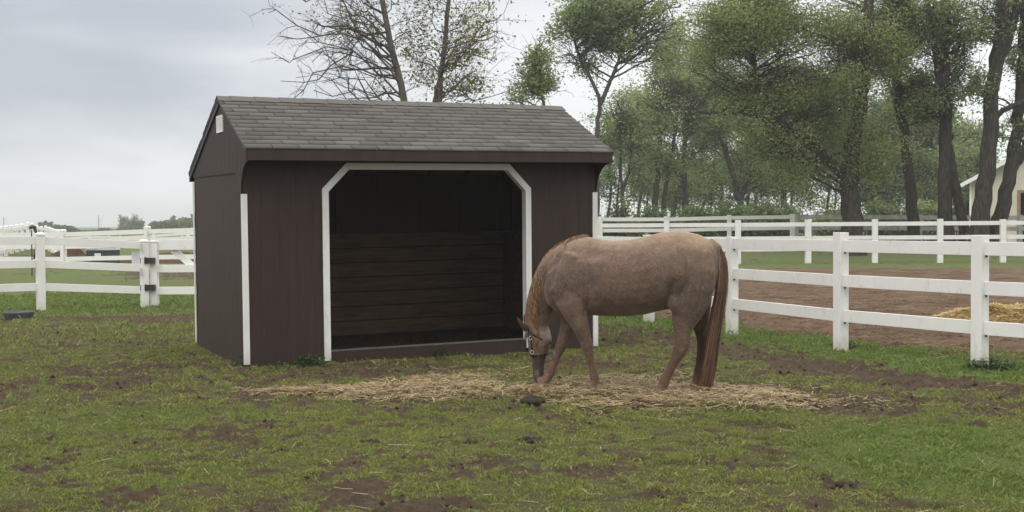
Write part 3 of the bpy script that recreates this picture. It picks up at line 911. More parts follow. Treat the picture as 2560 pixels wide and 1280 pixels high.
fence('vinyl_fence', 'white fence with closely seen capped posts receding at the far left', 'fence', l5, [1.30, .87, .44], MAT['vinyl'], .17, .16, .05, cap=True)
l6 = [post_d(x, y, d, 1.4) for x, y, d in ((158, 578, 43), (147, 577, 47), (138, 576, 51), (130, 573, 55), (123, 570, 58), (114, 567, 62), (103, 568, 66), (92, 564, 70))]
fence('vinyl_fence', 'white fence with capped posts receding behind the black looped hose', 'fence', l6, [1.30, .87, .44], MAT['vinyl'], .16, .16, .05, cap=True)

# tank, muck heap, hydrant, feed pan
c = on_ground(258, 655); c = on_ground(258, 668)
tk = empty('stock_tank', (c[0], c[1], c[2])); tag(tk, 'round grey stock tank with pale rim and white label behind the left fences', 'water tank')
sc_ = c[1] / 3000.0
def ring(mb, r0, r1, z0, z1, n=40):
    vs = []; fs = []
    for k in range(n):
        a = 2 * math.pi * k / n
        for rr, zz in ((r1, z0), (r1, z1), (r0, z1), (r0, z0)): vs.append((rr * math.cos(a), rr * math.sin(a), zz))
    for k in range(n):
        a, b = k * 4, ((k + 1) % n) * 4
        for j_ in range(4): fs.append((a + j_, b + j_, b + (j_ + 1) % 4, a + (j_ + 1) % 4))
    mb.add(vs, fs)
rt_ = 40 * sc_; zt_ = at(258, 625, c[1])[2] - c[2]
mb = MB(); ring(mb, rt_ - .04, rt_ - .02, 0, zt_); ring(mb, 0.01, rt_ - .04, .05, zt_ - .10)
for k in range(20):
    a = k * math.pi / 10; mb.tube([((rt_ - .02) * math.cos(a), (rt_ - .02) * math.sin(a), .02), ((rt_ - .02) * math.cos(a), (rt_ - .02) * math.sin(a), zt_ - .02)], .02, 6)
mb.build('tub', MAT['rubber'], tk)
mb = MB(); ring(mb, rt_ - .07, rt_ + .02, zt_, zt_ + .05); mb.build('rim', MAT['sign'], tk)
mb = MB(); mb.box(-.10, .12, -rt_ - .012, -rt_ - .004, zt_ - .24, zt_ - .10); mb.build('sticker', MAT['vinyl'], tk)


def mound(name, c, rx, ry, h, mat, label, cat, seed):
    n = 40; g = np.linspace(-1, 1, n); gx, gy = np.meshgrid(g, g); q = np.hypot(gx, gy)
    zz = h * np.clip(1 - q ** 1.8, 0, 1) * (.55 + .9 * fbm(gx * 3 + seed, gy * 3, 4)) - .03 * (q > .95)
    V_ = np.stack([gx * rx, gy * ry, zz], -1).reshape(-1, 3); i_ = np.arange(n - 1)[:, None] * n; j_ = np.arange(n - 1)[None]
    F_ = np.stack([i_ + j_, i_ + j_ + 1, i_ + n + j_ + 1, i_ + n + j_], -1).reshape(-1, 4)
    o = arr_obj(name, V_, F_, mat, None, True); o.location = tuple(c); tag(o, label, cat)


mound('muck_heap', on_ground(170, 664), 1.15, .9, .60, MAT['muck'], 'reddish brown muck heap left of the round stock tank', 'muck heap', 3)
mound('dirt_mound', on_ground(450, 655), 2.6, 1.2, .35, MAT['muck'], 'low brown dirt mound seen through the gate left of the shed', 'dirt mound', 8)
# hydrant with hose loop
c = on_ground(84, 690); d_ = c[1]
hy_ = empty('yard_hydrant', tuple(c)); tag(hy_, 'black yard hydrant with a looped hose behind the left fence post', 'hydrant')
def rel(px, py): return Vector(at(px, py, d_) - c)
mb = MB(); mb.tube([rel(80, 690), rel(80, 640), rel(79, 600), rel(79, 575)], .018, 8); mb.build('standpipe', MAT['black'], hy_)
mb = MB(); mb.tube([rel(78, 572), rel(76, 568), rel(80, 566), rel(86, 568), rel(88, 574), rel(91, 582), rel(93, 592), rel(91, 610), rel(88, 630), rel(85, 648)], [.05, .06, .055, .06, .045, .035, .03, .03, .03, .03], 8); mb.build('hose', MAT['black'], hy_)
# feed pan
c = on_ground(47, 797); fp = empty('feed_pan', (c[0], c[1], float(ground_z(c[:1], c[1:2])[0]))); tag(fp, 'black rubber feed pan lying on the mud at the left edge', 'feed pan')
vs = []; n = 28; prof = [(.0, .03), (.19, .03), (.235, .15), (.25, .152), (.262, .145), (.255, .12), (.215, -.01)]
mb = MB()
for rr, zz in prof:
    for k in range(n): a = 2 * math.pi * k / n; vs.append((max(rr, .002) * math.cos(a), max(rr, .002) * math.sin(a) * .9, zz))
mb.add(vs, [(i_ * n + k, i_ * n + (k + 1) % n, (i_ + 1) * n + (k + 1) % n, (i_ + 1) * n + k) for i_ in range(len(prof) - 1) for k in range(n)])
mb.build('pan', MAT['rubber'], fp, True)


# utility poles
def upole(px, pyt, d, label, arms):
    c = at(px, 575, d); zt_ = at(px, pyt, d)[2]
    o = empty('utility_pole', (c[0], c[1], .3)); tag(o, label, 'utility pole', 'utility poles on the horizon')
    mb = MB(); mb.tube([(0, 0, 0), (0, 0, zt_ - .3)], [.42 * d / 850, .3 * d / 850], 8); mb.build('shaft', MAT['bark_l'], o)
    mb = MB()
    for z_, l in arms: mb.beam((-l * .3, 0, z_), (l, 0, z_), .2, .2)
    mb.build('crossarm', MAT['bark_l'], o)


upole(247, 538, 850, 'thin utility pole with crossarms on the horizon left of the pale tree', [(6.2, 2.6), (4.4, 2.6), (2.6, 2.6)])
upole(10, 543, 1000, 'thin utility pole at the far left edge of the horizon', [(7.2, 1.6)])


# ---------------------------------------------------------------- trees
class Tree:
    def __init__(s, seed): s.g = np.random.default_rng(seed); s.V = []; s.F = []; s.n = 0; s.anch = []

    def tube(s, P, r0, r1, n=6, flare=False):
        m = len(P); t_ = np.linspace(0, 1, m); rd = r0 * (1 - t_) + r1 * t_
        if flare: rd = rd * (1 + .35 * np.exp(-t_ * 14))
        V_, F_ = tube_arr(P, rd, n); s.V.append(V_); s.F.append(F_ + s.n); s.n += len(V_)

    def curve(s, a, b, m=7, sag=0., wob=.08):
        a = np.asarray(a, float); b = np.asarray(b, float); t_ = np.linspace(0, 1, m)[:, None]; L = np.linalg.norm(b - a)
        P = a + (b - a) * t_
        P[:, 2] += (sag * L * 4 * t_ * (1 - t_))[:, 0]
        w = s.g.normal(size=(m, 3)) * wob * L * .5; w[0] = 0; w[-1] *= .3; w = (w + np.roll(w, 1, 0)) / 2; w[0] = 0
        return P + w

    def trunk(s, pts, r0, r1, n=12, m=26, flare=True):
        pts = np.asarray(pts, float); cu = np.concatenate([[0], np.cumsum(np.linalg.norm(np.diff(pts, axis=0), axis=1))])
        tt = np.linspace(0, cu[-1], m); P = np.stack([np.interp(tt, cu, pts[:, k]) for k in range(3)], 1)
        for _ in range(2): P[1:-1] = (P[:-2] + 2 * P[1:-1] + P[2:]) / 4
        P[1:] += s.g.normal(size=(m - 1, 3)) * r0 * .12
        s.tube(P, r0, r1, n, flare); return P

    def limb(s, a, b, r, sag=.08, n2=5, l2=.9, n3=3, l3=.35, wob=.10, tw=.006, droop=0.0, leaf_from=1, rf=1.0):
        r = r * rf
        P = s.curve(a, b, 8, sag, wob); s.tube(P, r, r * .3, 6)
        d = (P[-1] - P[0]); L = np.linalg.norm(d) + 1e-6; d /= L
        for k in range(n2):
            t_ = .25 + .75 * (k + s.g.random()) / n2; q = P[min(7, int(t_ * 7))]
            dv = d * .8 + s.g.normal(size=3) * .75; dv[2] += .25 - droop; dv /= np.linalg.norm(dv)
            e = q + dv * l2 * (.5 + .8 * s.g.random()); Q = s.curve(q, e, 5, .05, .14)
            s.tube(Q, max(r * .32, tw * 1.2), tw * .8, 4)
            if leaf_from <= 1: s.anch += [Q[2], Q[3], Q[4]]
            for j_ in range(n3):
                q2 = Q[s.g.integers(1, 5)]; dv2 = dv * .7 + s.g.normal(size=3) * .7; dv2[2] += .1 - droop; dv2 /= np.linalg.norm(dv2)
                e2 = q2 + dv2 * l3 * (.4 + .9 * s.g.random()); Q2 = s.curve(q2, e2, 4, .03, .12); s.tube(Q2, tw, tw * .5, 3)
                s.anch += [Q2[-1], Q2[2]]
        return P

    def blob(s, trunkP, c, rx, ry, rz, n, rfac=.02, sag=.05, **k):
        """limbs from the trunk to points spread through an ellipsoid"""
        for _ in range(n):
            v = s.g.normal(size=3); v /= np.linalg.norm(v); v *= s.g.random() ** .45
            tgt = np.asarray(c) + v * np.array([rx, ry, rz])
            hz_ = trunkP[:, 2]; cand = np.abs(hz_ - (tgt[2] - .45 * np.hypot(*(trunkP[:, :2] - tgt[:2]).T))) + .25 * np.linalg.norm(trunkP - tgt, axis=1)
            cand[:2] += 5
            a = trunkP[int(np.argmin(cand + s.g.random(len(cand)) * .8))]
            L = np.linalg.norm(tgt - a)
            s.limb(a, tgt, max(.012, min(L * rfac, .14)), sag, **k)

    def leaves(s, per, spread, size, flat=.6, thin=0., gapf=(.9, .485)):
        A = np.array(s.anch)
        if gapf: A = A[fbm(A[:, 0] * gapf[0] + A[:, 1] * .7, A[:, 2] * gapf[0] * 1.1, 3) > gapf[1]]
        n = len(A) * per
        P = np.repeat(A, per, 0) + s.g.normal(size=(n, 3)) * spread
        if thin: k = s.g.random(n) > thin; P = P[k]; n = len(P)
        a = s.g.normal(size=(n, 3)); a[:, 2] *= flat; a /= np.linalg.norm(a, axis=1)[:, None]
        b = np.cross(a, s.g.normal(size=(n, 3))); b /= np.linalg.norm(b, axis=1)[:, None] + 1e-9
        L = size * (.55 + .9 * s.g.random(n))[:, None]
        V_ = np.stack([P - a * L * .5, P - b * L * .28 + a * L * .02, P + a * L * .5, P + b * L * .28 + a * L * .02], 1).reshape(-1, 3)
        return V_, np.arange(n * 4).reshape(n, 4)

    def build(s, name, loc, label, leafm, barkm, leafarr, group=None, cat='tree'):
        root = empty(name, tuple(loc)); off = np.array(loc, float)
        arr_obj('trunk', np.concatenate(s.V) - off, np.concatenate(s.F), barkm, root, True)
        if leafarr is not None: arr_obj('crown', leafarr[0] - off, leafarr[1], leafm, root)
        tag(root, label, cat, group); return root


def path(pts, d, dd=0):
    return [at(x, y, d + dd * k) for k, (x, y) in enumerate(pts)]


def gnd(p):
    return np.array([p[0], p[1], float(macro(p[0], p[1])) - .05])


def std_tree(name, seed, trunks, d, blobs, leaf, label, leafm='leaf_green', barkm='bark', group=None, limbk=None, basepx=None, extras=()):
    """trunks: list of (pixel path from the bottom up, r0 px, r1 px); blobs: (px,py,rx_px,rz_px,ry_m,n)"""
    t_ = Tree(seed); s = d / F; main = None; allP = []
    for k, (pts, r0, r1) in enumerate(trunks):
        P = path(pts, d)
        if k == 0: P = [gnd(P[0])] + P; base = P[0]
        TP = t_.trunk(P, r0 * s, r1 * s, flare=(k == 0)); allP.append(TP)
    T_ = np.concatenate(allP)
    for (a, b, r) in extras:
        bb = at(*b, d); bb[1] += t_.g.uniform(-1.2, 1.2); t_.limb(at(*a, d), bb, r * s, .10, n2=8, l2=.7, n3=4, l3=.35, wob=.2, tw=.0042)
    for (bx, by, rx, rz, ry, n) in blobs:
        c = at(bx, by, d); t_.blob(T_, c, rx * s, ry, rz * s, n, **(limbk or {}))
    L = t_.leaves(*leaf[:3], **(leaf[3] if len(leaf) > 3 else {}))
    return t_.build(name, base, label, MAT[leafm], MAT[barkm], L, group)


# two nearly bare trees behind the shed
bk = dict(n2=7, l2=.75, n3=4, l3=.38, wob=.24, tw=.0042, sag=.13, droop=.12, rf=.62)
std_tree('budding_tree', 21, [([(1016, 560), (1012, 255), (1001, 190), (978, 125), (964, 60), (955, 0), (948, -90), (940, -180)], 13, 5)], 31,
         [(840, 80, 185, 120, 1.5, 20), (800, 190, 110, 45, 1.2, 7), (930, -60, 170, 110, 1.5, 14), (1040, 130, 90, 110, 1.2, 6)], (2, .05, .075, dict(thin=.72)),
         'nearly bare grey tree with leaning trunk behind the shed, left of two', 'leaf_young', 'bark_t', 'budding trees behind the shed', bk, None, [((1000, 190), (668, 172), 3), ((985, 150), (662, 55), 3), ((1002, 185), (715, 235), 3), ((990, 160), (690, 105), 3), ((975, 120), (735, 0), 3), ((1008, 230), (760, 215), 2.5), ((970, 80), (750, 60), 3), ((1004, 200), (680, 138), 2.5), ((995, 170), (725, 165), 2.5)])
std_tree('budding_tree', 22, [([(1098, 560), (1098, 255), (1102, 180), (1108, 120), (1118, 60), (1124, 10), (1132, -80), (1138, -160)], 10, 4), ([(1084, 300), (1086, 250), (1092, 220), (1103, 185)], 5.5, 4)], 32,
         [(1200, 110, 115, 110, 1.4, 17), (1200, 220, 90, 32, 1.0, 6), (1120, -50, 160, 110, 1.5, 13), (1040, 120, 70, 110, 1.1, 6)], (3, .07, .085, dict(thin=.55)),
         'sparsely leafed tree with upright trunk behind the shed, right of two', 'leaf_young', 'bark_t', 'budding trees behind the shed', bk)
gk = dict(n2=6, l2=.8, n3=3, l3=.4, tw=.010)
std_tree('small_tree', 23, [([(1362, 560), (1362, 262), (1352, 225), (1340, 180)], 6, 3)], 42,
         [(1322, 210, 60, 36, .8, 16), (1352, 135, 34, 50, .5, 9), (1378, 215, 24, 26, .5, 6), (1285, 240, 26, 18, .4, 5)], (5, .12, .10), 'small round green tree rising just behind the right half of the shed roof', 'leaf_green', 'bark_l', None, dict(n2=5, l2=.5, n3=2, l3=.3, tw=.008))
# tall forked tree
std_tree('forked_tree', 24, [([(1492, 560), (1490, 330), (1499, 275), (1502, 240), (1478, 195), (1452, 150), (1435, 100)], 9, 3), ([(1501, 262), (1520, 215), (1542, 165), (1560, 110)], 6, 3)], 60,
         [(1470, 85, 85, 60, 1.4, 26), (1560, 80, 85, 75, 1.4, 26), (1430, 150, 50, 25, .8, 8), (1500, 0, 100, 70, 1.5, 24), (1650, 60, 90, 90, 1.5, 24)], (9, .22, .15), 'tall tree with a forked bare trunk rising above the right end of the shed', 'leaf_green', 'bark_l', None, dict(n2=6, l2=1.0, n3=3, l3=.5, tw=.012))
# wood edge behind
WG = 'trees along the wood edge'
wk = dict(n2=5, l2=1.1, n3=3, l3=.5, tw=.016)
std_tree('wood_tree', 25, [([(1560, 560), (1556, 470), (1548, 420), (1556, 370), (1550, 320)], 6, 3), ([(1556, 480), (1572, 430), (1580, 360)], 4, 2)], 75,
         [(1560, 320, 75, 60, 1.5, 26), (1530, 290, 50, 40, 1.2, 10), (1600, 400, 60, 50, 1.2, 8)], (8, .25, .17), 'thin twisted-stem tree nearest the right end of the shed in the wood edge', 'leaf_green', 'bark', WG, wk)
std_tree('wood_tree', 26, [([(1636, 560), (1640, 480), (1645, 400), (1650, 330), (1660, 240)], 9, 4), ([(1656, 560), (1662, 480), (1676, 400), (1690, 320)], 7, 3)], 78,
         [(1640, 290, 80, 80, 1.8, 34), (1700, 230, 70, 70, 1.6, 22), (1640, 400, 70, 50, 1.5, 10)], (8, .26, .17), 'twin-stemmed tree in the wood edge between the horse withers and rump', 'leaf_willow', 'bark', WG, wk)
std_tree('wood_tree', 27, [([(1722, 560), (1712, 480), (1708, 400), (1716, 300), (1725, 210)], 9, 4), ([(1718, 520), (1702, 440), (1690, 360)], 5, 3)], 80,
         [(1740, 270, 80, 80, 1.8, 34), (1790, 170, 80, 70, 1.6, 24), (1730, 390, 70, 45, 1.5, 9)], (8, .26, .17), 'straight dark-stemmed tree in the wood edge above the horse rump', 'leaf_green', 'bark', WG, wk)
std_tree('wood_tree', 28, [([(1860, 560), (1845, 480), (1828, 420), (1800, 330), (1790, 240)], 10, 4), ([(1850, 500), (1880, 430), (1890, 340)], 7, 3)], 82,
         [(1810, 330, 80, 70, 1.8, 26), (1870, 260, 90, 90, 1.8, 34), (1900, 410, 80, 50, 1.5, 14)], (8, .26, .17), 'leaning tree in the wood edge left of the willow trunk', 'leaf_willow', 'bark', WG, wk)
std_tree('wood_tree', 29, [([(1960, 560), (1958, 470), (1965, 380), (1960, 280)], 9, 4)], 84,
         [(1950, 330, 85, 90, 1.8, 34), (2010, 230, 90, 80, 1.8, 30), (1940, 440, 60, 50, 1.5, 14), (2060, 330, 60, 60, 1.5, 14)], (8, .27, .17), 'dark stemmed wood tree just left of the white sky gap by the willow', 'leaf_deep', 'bark', WG, wk)
# big trees standing along the far fence
BG = 'big trees along the far arena fence'
std_tree('willow_tree', 31, [([(2132, 575), (2130, 500), (2124, 430), (2122, 400), (2140, 330), (2155, 240), (2165, 140), (2172, 40), (2176, -80)], 27, 11),
                             ([(2110, 440), (2075, 410), (2030, 360), (1985, 330), (1940, 300), (1900, 230), (1880, 130), (1870, 40), (1866, -60)], 14, 6),
                             ([(2000, 335), (1930, 305), (1880, 285), (1830, 285), (1740, 280)], 8, 3), ([(2060, 400), (2000, 400), (1950, 350), (1900, 290)], 8, 4)], 48,
         [(1900, 60, 130, 110, 1.8, 50), (2040, 60, 120, 110, 2, 55), (2000, 230, 130, 90, 2, 60), (2120, 220, 100, 110, 2, 50), (1830, 200, 110, 80, 1.6, 34), (2010, 380, 110, 60, 1.6, 40), (1780, 60, 80, 90, 1.6, 26), (1900, 350, 90, 45, 1.2, 14), (2180, 380, 50, 60, 1.2, 12), (2200, 90, 80, 110, 1.8, 24)],
         (11, .24, .10, dict(gapf=(.8, .475))), 'huge willow with the thickest dark trunk and a long low limb reaching left', 'leaf_willow', 'bark', BG, dict(n2=5, l2=1.1, n3=3, l3=.6, tw=.006, droop=.15, rf=.75))
std_tree('big_tree', 32, [([(2283, 580), (2279, 500), (2268, 400), (2252, 300), (2243, 200), (2238, 100), (2230, 0), (2225, -90)], 15, 8)], 49.5,
         [(2240, 120, 80, 130, 1.6, 42), (2230, 0, 100, 70, 1.6, 26), (2290, 240, 50, 80, 1.2, 16)], (8, .16, .12), 'slender leaning big tree between the willow and the double-stemmed trunk', 'leaf_willow', 'bark', BG, dict(n2=6, l2=.8, n3=3, l3=.45, tw=.012))
std_tree('big_tree', 33, [([(2366, 580), (2358, 500), (2360, 420), (2364, 330), (2362, 200), (2362, 100), (2366, 0), (2370, -90)], 18, 11), ([(2412, 580), (2395, 500), (2382, 430), (2370, 340), (2364, 280)], 13, 9), ([(2358, 230), (2340, 150), (2330, 80), (2318, -30)], 10, 6)], 48.5,
         [(2340, 90, 90, 110, 1.6, 36), (2420, 80, 60, 90, 1.4, 14), (2320, 250, 60, 60, 1.2, 18), (2400, 200, 40, 90, 1.0, 8)], (7, .16, .12), 'big tree whose two dark stems join above the fence right of the slender leaning tree', 'leaf_green', 'bark', BG, dict(n2=6, l2=.75, n3=3, l3=.45, tw=.012))
std_tree('big_tree', 34, [([(2447, 580), (2458, 500), (2468, 420), (2474, 330), (2480, 250), (2490, 160), (2500, 80), (2506, 0), (2512, -90)], 23, 13), ([(2490, 170), (2512, 120), (2532, 60), (2548, -10)], 13, 9), ([(2478, 310), (2500, 280), (2530, 265), (2580, 245)], 8, 5)], 47.5,
         [(2500, 20, 80, 70, 1.4, 16), (2440, 60, 50, 60, 1.0, 8), (2560, 60, 60, 100, 1.2, 12), (2420, 220, 40, 60, .8, 4)], (7, .16, .12), 'dark big tree leaning right in front of the beige barn corner', 'leaf_green', 'bark', BG, dict(n2=6, l2=.7, n3=3, l3=.4, tw=.010))
std_tree('big_tree', 35, [([(2492, 580), (2508, 500), (2526, 430), (2538, 370), (2545, 300), (2555, 200), (2560, 100), (2562, -20)], 19, 10), ([(2528, 430), (2560, 370), (2600, 290)], 12, 8)], 48,
         [(2570, 300, 60, 80, 1.2, 14), (2590, 150, 70, 120, 1.4, 22), (2530, 330, 30, 60, .8, 5)], (7, .15, .11), 'rightmost dark leaning tree forking at the right edge before the barn', 'leaf_green', 'bark', BG, dict(n2=5, l2=.6, n3=3, l3=.4, tw=.010))
# dense background
BD = 'dense trees far behind the big trunks'
for k, (px, py, rx, rz, d, n, lm, lb) in enumerate(((2200, 400, 75, 110, 92, 46, 'leaf_deep', 'dense dark green tree seen just right of the willow trunk'), (2310, 400, 75, 100, 95, 46, 'leaf_deep', 'dense green tree seen between the slender and double-stemmed trunks'),
                                              (2420, 380, 70, 90, 98, 44, 'leaf_green', 'lighter green dense tree left of the beige barn'), (2120, 330, 90, 100, 96, 40, 'leaf_green', 'dense tree hidden behind the willow trunk'),
                                              (1680, 440, 90, 70, 100, 20, 'leaf_green', 'loose tree deep in the wood behind the twin-stemmed tree'), (1800, 430, 90, 80, 104, 24, 'leaf_deep', 'loose tree deep in the wood left of the leaning tree'))):
    s = d / F
    std_tree('dense_tree', 60 + k, [([(px, 560), (px + 5, 470), (px - 4, py - rz * .3)], 6, 3)], d, [(px, py, rx, rz, 2.4, n), (px + 10, py + rz * .7, rx * .9, 45, 2.2, n // 3)], (11, .34, .24), lb, lm, 'bark', BD, dict(n2=5, l2=1.2, n3=3, l3=.6, tw=.02))


AW = 'airy young trees filling the wood'
for k, (px, py, rx, rz, d, n, lb) in enumerate(((1525, 400, 45, 90, 88, 16, 'airy young tree in the sky gap right of the shed eave'), (1600, 330, 80, 130, 92, 34, 'airy young tree between the first two wood trees'), (1760, 330, 90, 150, 94, 40, 'airy young tree behind the straight dark-stemmed tree'),
        (1870, 390, 80, 110, 90, 34, 'airy young tree behind the leaning wood tree'), (1960, 240, 100, 120, 96, 40, 'airy tall young tree filling behind the willow limb'), (2070, 420, 70, 90, 98, 24, 'airy young tree left of the willow trunk base'),
        (2230, 300, 90, 140, 90, 44, 'airy young tree behind the slender leaning trunk'), (2330, 330, 70, 150, 88, 36, 'airy young tree behind the double-stemmed trunk'), (2420, 440, 45, 80, 84, 20, 'airy young tree screening the left corner of the beige barn'), (1690, 180, 80, 110, 86, 30, 'airy tall young tree right of the tall forked tree'))):
    std_tree('young_tree', 160 + k, [([(px - 8, 560), (px + 4, 470), (px - 6, 400), (px + 6, py - rz * .4)], 4, 2), ([(px + 14, 560), (px + 22, 460), (px + 30, py)], 3, 1.5)], d, [(px, py, rx, rz, 2.2, n), (px + 6, 470, rx * .9, 50, 1.8, n // 2)], (7, .34, .20), lb, 'leaf_willow' if k % 2 else 'leaf_green', 'bark', AW, dict(n2=5, l2=1.3, n3=3, l3=.6, tw=.014))


# shrubs: understory
def shrub(px, pyt, rpx, d, seed, lm, label, per=10, size=.2, group='shrubs under the wood edge'):
    t_ = Tree(seed); s = d / F; b = at(px, 560, d); b = gnd(b); top = at(px, pyt, d)[2]; h = top - b[2]
    for k in range(26):
        a = t_.g.random() * 6.283; q = t_.g.random() ** .5
        e = b + np.array([math.cos(a) * q * rpx * s, math.sin(a) * q * rpx * s * .7, h * (.3 + .68 * t_.g.random() ** .6 * (1 - .45 * q))])
        t_.limb(b + np.array([math.cos(a), math.sin(a), 0]) * .2 * rpx * s * q, e, .03, .03, n2=5, l2=.28 * h, n3=3, l3=.18 * h, tw=.012)
    return t_.build('shrub', b, label, MAT[lm], MAT['bark'], t_.leaves(per, .09 * h, size), group, 'shrub')


shrub(1548, 508, 52, 66, 91, 'leaf_deep', 'dark rounded shrub closest to the right end of the shed')
shrub(1650, 520, 55, 70, 92, 'leaf_deep', 'low dark shrub at the foot of the twin-stemmed tree')
shrub(1745, 512, 55, 72, 93, 'leaf_deep', 'low dark shrub behind the fence above the horse rump')
shrub(1850, 505, 60, 70, 94, 'leaf_deep', 'tall dark shrub at the foot of the leaning wood tree')
shrub(1945, 490, 52, 68, 95, 'leaf_deep', 'tallest dark shrub left of the white sky gap by the willow')
shrub(2070, 510, 40, 74, 96, 'leaf_green', 'pale green shrub between the white sky gap and the willow trunk')
shrub(2220, 500, 55, 70, 97, 'leaf_deep', 'shrub between the willow trunk and the slender leaning trunk')
shrub(2320, 495, 50, 72, 98, 'leaf_green', 'shrub between the slender and double-stemmed trunks')
shrub(2405, 490, 30, 72, 99, 'leaf_deep', 'shrub just left of the beige barn wall')
# far left horizon
FG = 'far trees on the left horizon'
for (px, pyt, rpx, d, lm, lb, sz, per) in ((318, 526, 26, 330, 'leaf_pale', 'pale airy far tree right of the utility pole', .55, 4), (345, 543, 13, 300, 'leaf_deep', 'small dark conifer-like far tree right of the pale airy tree', .6, 9),
                                          (400, 548, 34, 300, 'leaf_far', 'low far tree at the start of the green row left of the shed', .7, 7), (440, 538, 34, 290, 'leaf_far', 'middle far tree of the green row left of the shed', .7, 8),
                                          (478, 533, 30, 280, 'leaf_far', 'tallest far tree touching the rear edge of the shed', .7, 9), (520, 530, 34, 285, 'leaf_far', 'far tree mostly hidden behind the rear of the shed', .7, 8),
                                          (112, 554, 22, 320, 'leaf_far', 'dark far bush above the capped fence posts', .7, 9), (148, 560, 20, 330, 'leaf_far', 'paler far bush right of the dark far bush', .7, 7), (185, 572, 14, 340, 'leaf_deep', 'tiny dark far bush just over the second fence rail', .7, 7), (265, 572, 22, 350, 'leaf_far', 'tiny far bush at the foot of the utility pole', .7, 6)):
    t_ = Tree(int(px)); s = d / F; b = gnd(at(px, 565, d)); top = at(px, pyt, d)[2]; h = top - b[2]
    t_.tube(t_.curve(b, b + np.array([0, 0, h * .7]), 6, 0, .03), .25, .08, 6)
    for k in range(26):
        a = t_.g.random() * 6.283; q = t_.g.random() ** .5; e = b + np.array([math.cos(a) * q * rpx * s, math.sin(a) * q * rpx * s, h * (.25 + .68 * t_.g.random() * (1 - .4 * q))])
        t_.limb(b + np.array([0, 0, h * .2]), e, .08, .03, n2=5, l2=.16 * h, n3=2, l3=.1 * h, tw=.05)
    t_.build('far_tree', b, lb, MAT[lm], MAT['bark_l'], t_.leaves(per, .06 * h, sz), FG)

hn = 26000; hxp = NR.uniform(-700, 900, hn); hd = NR.uniform(205, 216, hn); hp_ = np.array([at(a, 565, b) for a, b in zip(hxp, hd)])
hh_ = np.interp(hxp, [-700, 60, 90, 180, 200, 290, 300, 370, 380, 520, 900], [.4, .4, 1.4, 1.2, .4, .4, .8, .9, 1.5, 2.6, 2.6]) * (.6 + .8 * fbm(hp_[:, 0] * .3, hp_[:, 1] * 0, 3)) * NR.random(hn) ** .6
hp_[:, 2] = .38 + hh_
ha_ = NR.normal(size=(hn, 3)); ha_ /= np.linalg.norm(ha_, axis=1)[:, None]; hb2_ = np.cross(ha_, NR.normal(size=(hn, 3))); hb2_ /= np.linalg.norm(hb2_, axis=1)[:, None]
tag(arr_obj('hedgerow', np.stack([hp_ - ha_ * .22, hp_ - hb2_ * .16, hp_ + ha_ * .22, hp_ + hb2_ * .16], 1).reshape(-1, 3), np.arange(hn * 4).reshape(hn, 4), MAT['leaf_far']), 'low green hedgerow along the far left horizon', 'hedgerow', kind='stuff')

# barn
bd = 68
A_ = at(2424, 560, bd); gb = float(macro(A_[0], A_[1]))
barn = empty('barn', (A_[0], A_[1], gb)); barn.rotation_euler = (0, 0, math.radians(-25)); tag(barn, 'beige metal barn with dark doorway behind the leaning trees at the right edge', 'barn')
s = bd / F; eave = at(2424, 452, bd)[2] - gb; Wd = 9.0; slope = .55; dep = 12
mb = MB(); dx0, dx1 = (2541 - 2424) * s, (2541 - 2424) * s + 3.6
def bar_top(u): return eave + slope * min(u, Wd - u)
def wallpiece(mb, u0, u1, z0=0.0, th=.06):
    us = [u0] + ([Wd / 2] if u0 < Wd / 2 < u1 else []) + [u1]
    for a, b in zip(us[:-1], us[1:]):
        k = a
        while k < b - 1e-6:
            e_ = min(k + .23, b)
            vs = [(u, y_, z_) for y_ in (0, th) for (u, z_) in ((k + .006, z0), (e_ - .006, z0), (e_ - .006, bar_top(e_ - .006)), (k + .006, bar_top(k + .006)))]
            mb.add(vs, [(3, 2, 1, 0), (4, 5, 6, 7), (0, 1, 5, 4), (1, 2, 6, 5), (2, 3, 7, 6), (3, 0, 4, 7)])
            vs = [(u, y_, z_) for y_ in (.012, th) for (u, z_) in ((e_ - .006, z0), (min(e_ + .006, b), z0), (min(e_ + .006, b), bar_top(e_) - .01), (e_ - .006, bar_top(e_) - .01))]
            mb.add(vs, [(3, 2, 1, 0), (4, 5, 6, 7), (0, 1, 5, 4), (1, 2, 6, 5), (2, 3, 7, 6), (3, 0, 4, 7)])
            k = e_
wallpiece(mb, 0, dx0); wallpiece(mb, dx0, dx1, 2.75); wallpiece(mb, dx1, Wd)
mb.build('wall', MAT['beige'], barn)
mb = MB(); mb.box(-.0, .06, .07, dep, 0, eave - .03); mb.box(Wd - .06, Wd, .07, dep, 0, eave - .03); mb.box(0, Wd, dep, dep + .06, 0, eave); mb.build('wall', MAT['beige'], barn)
mb = MB()
for sgn in (0, 1):
    a0, a1 = (-.45, Wd / 2) if not sgn else (Wd + .45, Wd / 2)
    za, zb_ = eave - .45 * slope + .04, eave + slope * Wd / 2 + .04
    vs = [(u, y_, z_ + t_) for t_ in (0, .08) for y_ in (-.45, dep + .4) for (u, z_) in ((a0, za), (a1, zb_))]
    mb.add(vs, [(0, 1, 3, 2), (4, 6, 7, 5), (0, 4, 5, 1), (2, 3, 7, 6), (0, 2, 6, 4), (1, 5, 7, 3)])
mb.build('roof', m_simple('dull_barn_roof', (.20, .20, .19), (.28, .28, .27), 3, .6, .3, .1), barn)
mb = MB(); mb.beam((-.45, -.46, eave - .45 * slope - .03), (Wd / 2, -.46, eave + slope * Wd / 2 - .03), .03, .20); mb.beam((Wd / 2, -.46, eave + slope * Wd / 2 - .03), (Wd + .45, -.46, eave - .45 * slope - .03), .03, .20); mb.build('rake_board', MAT['vinyl'], barn)
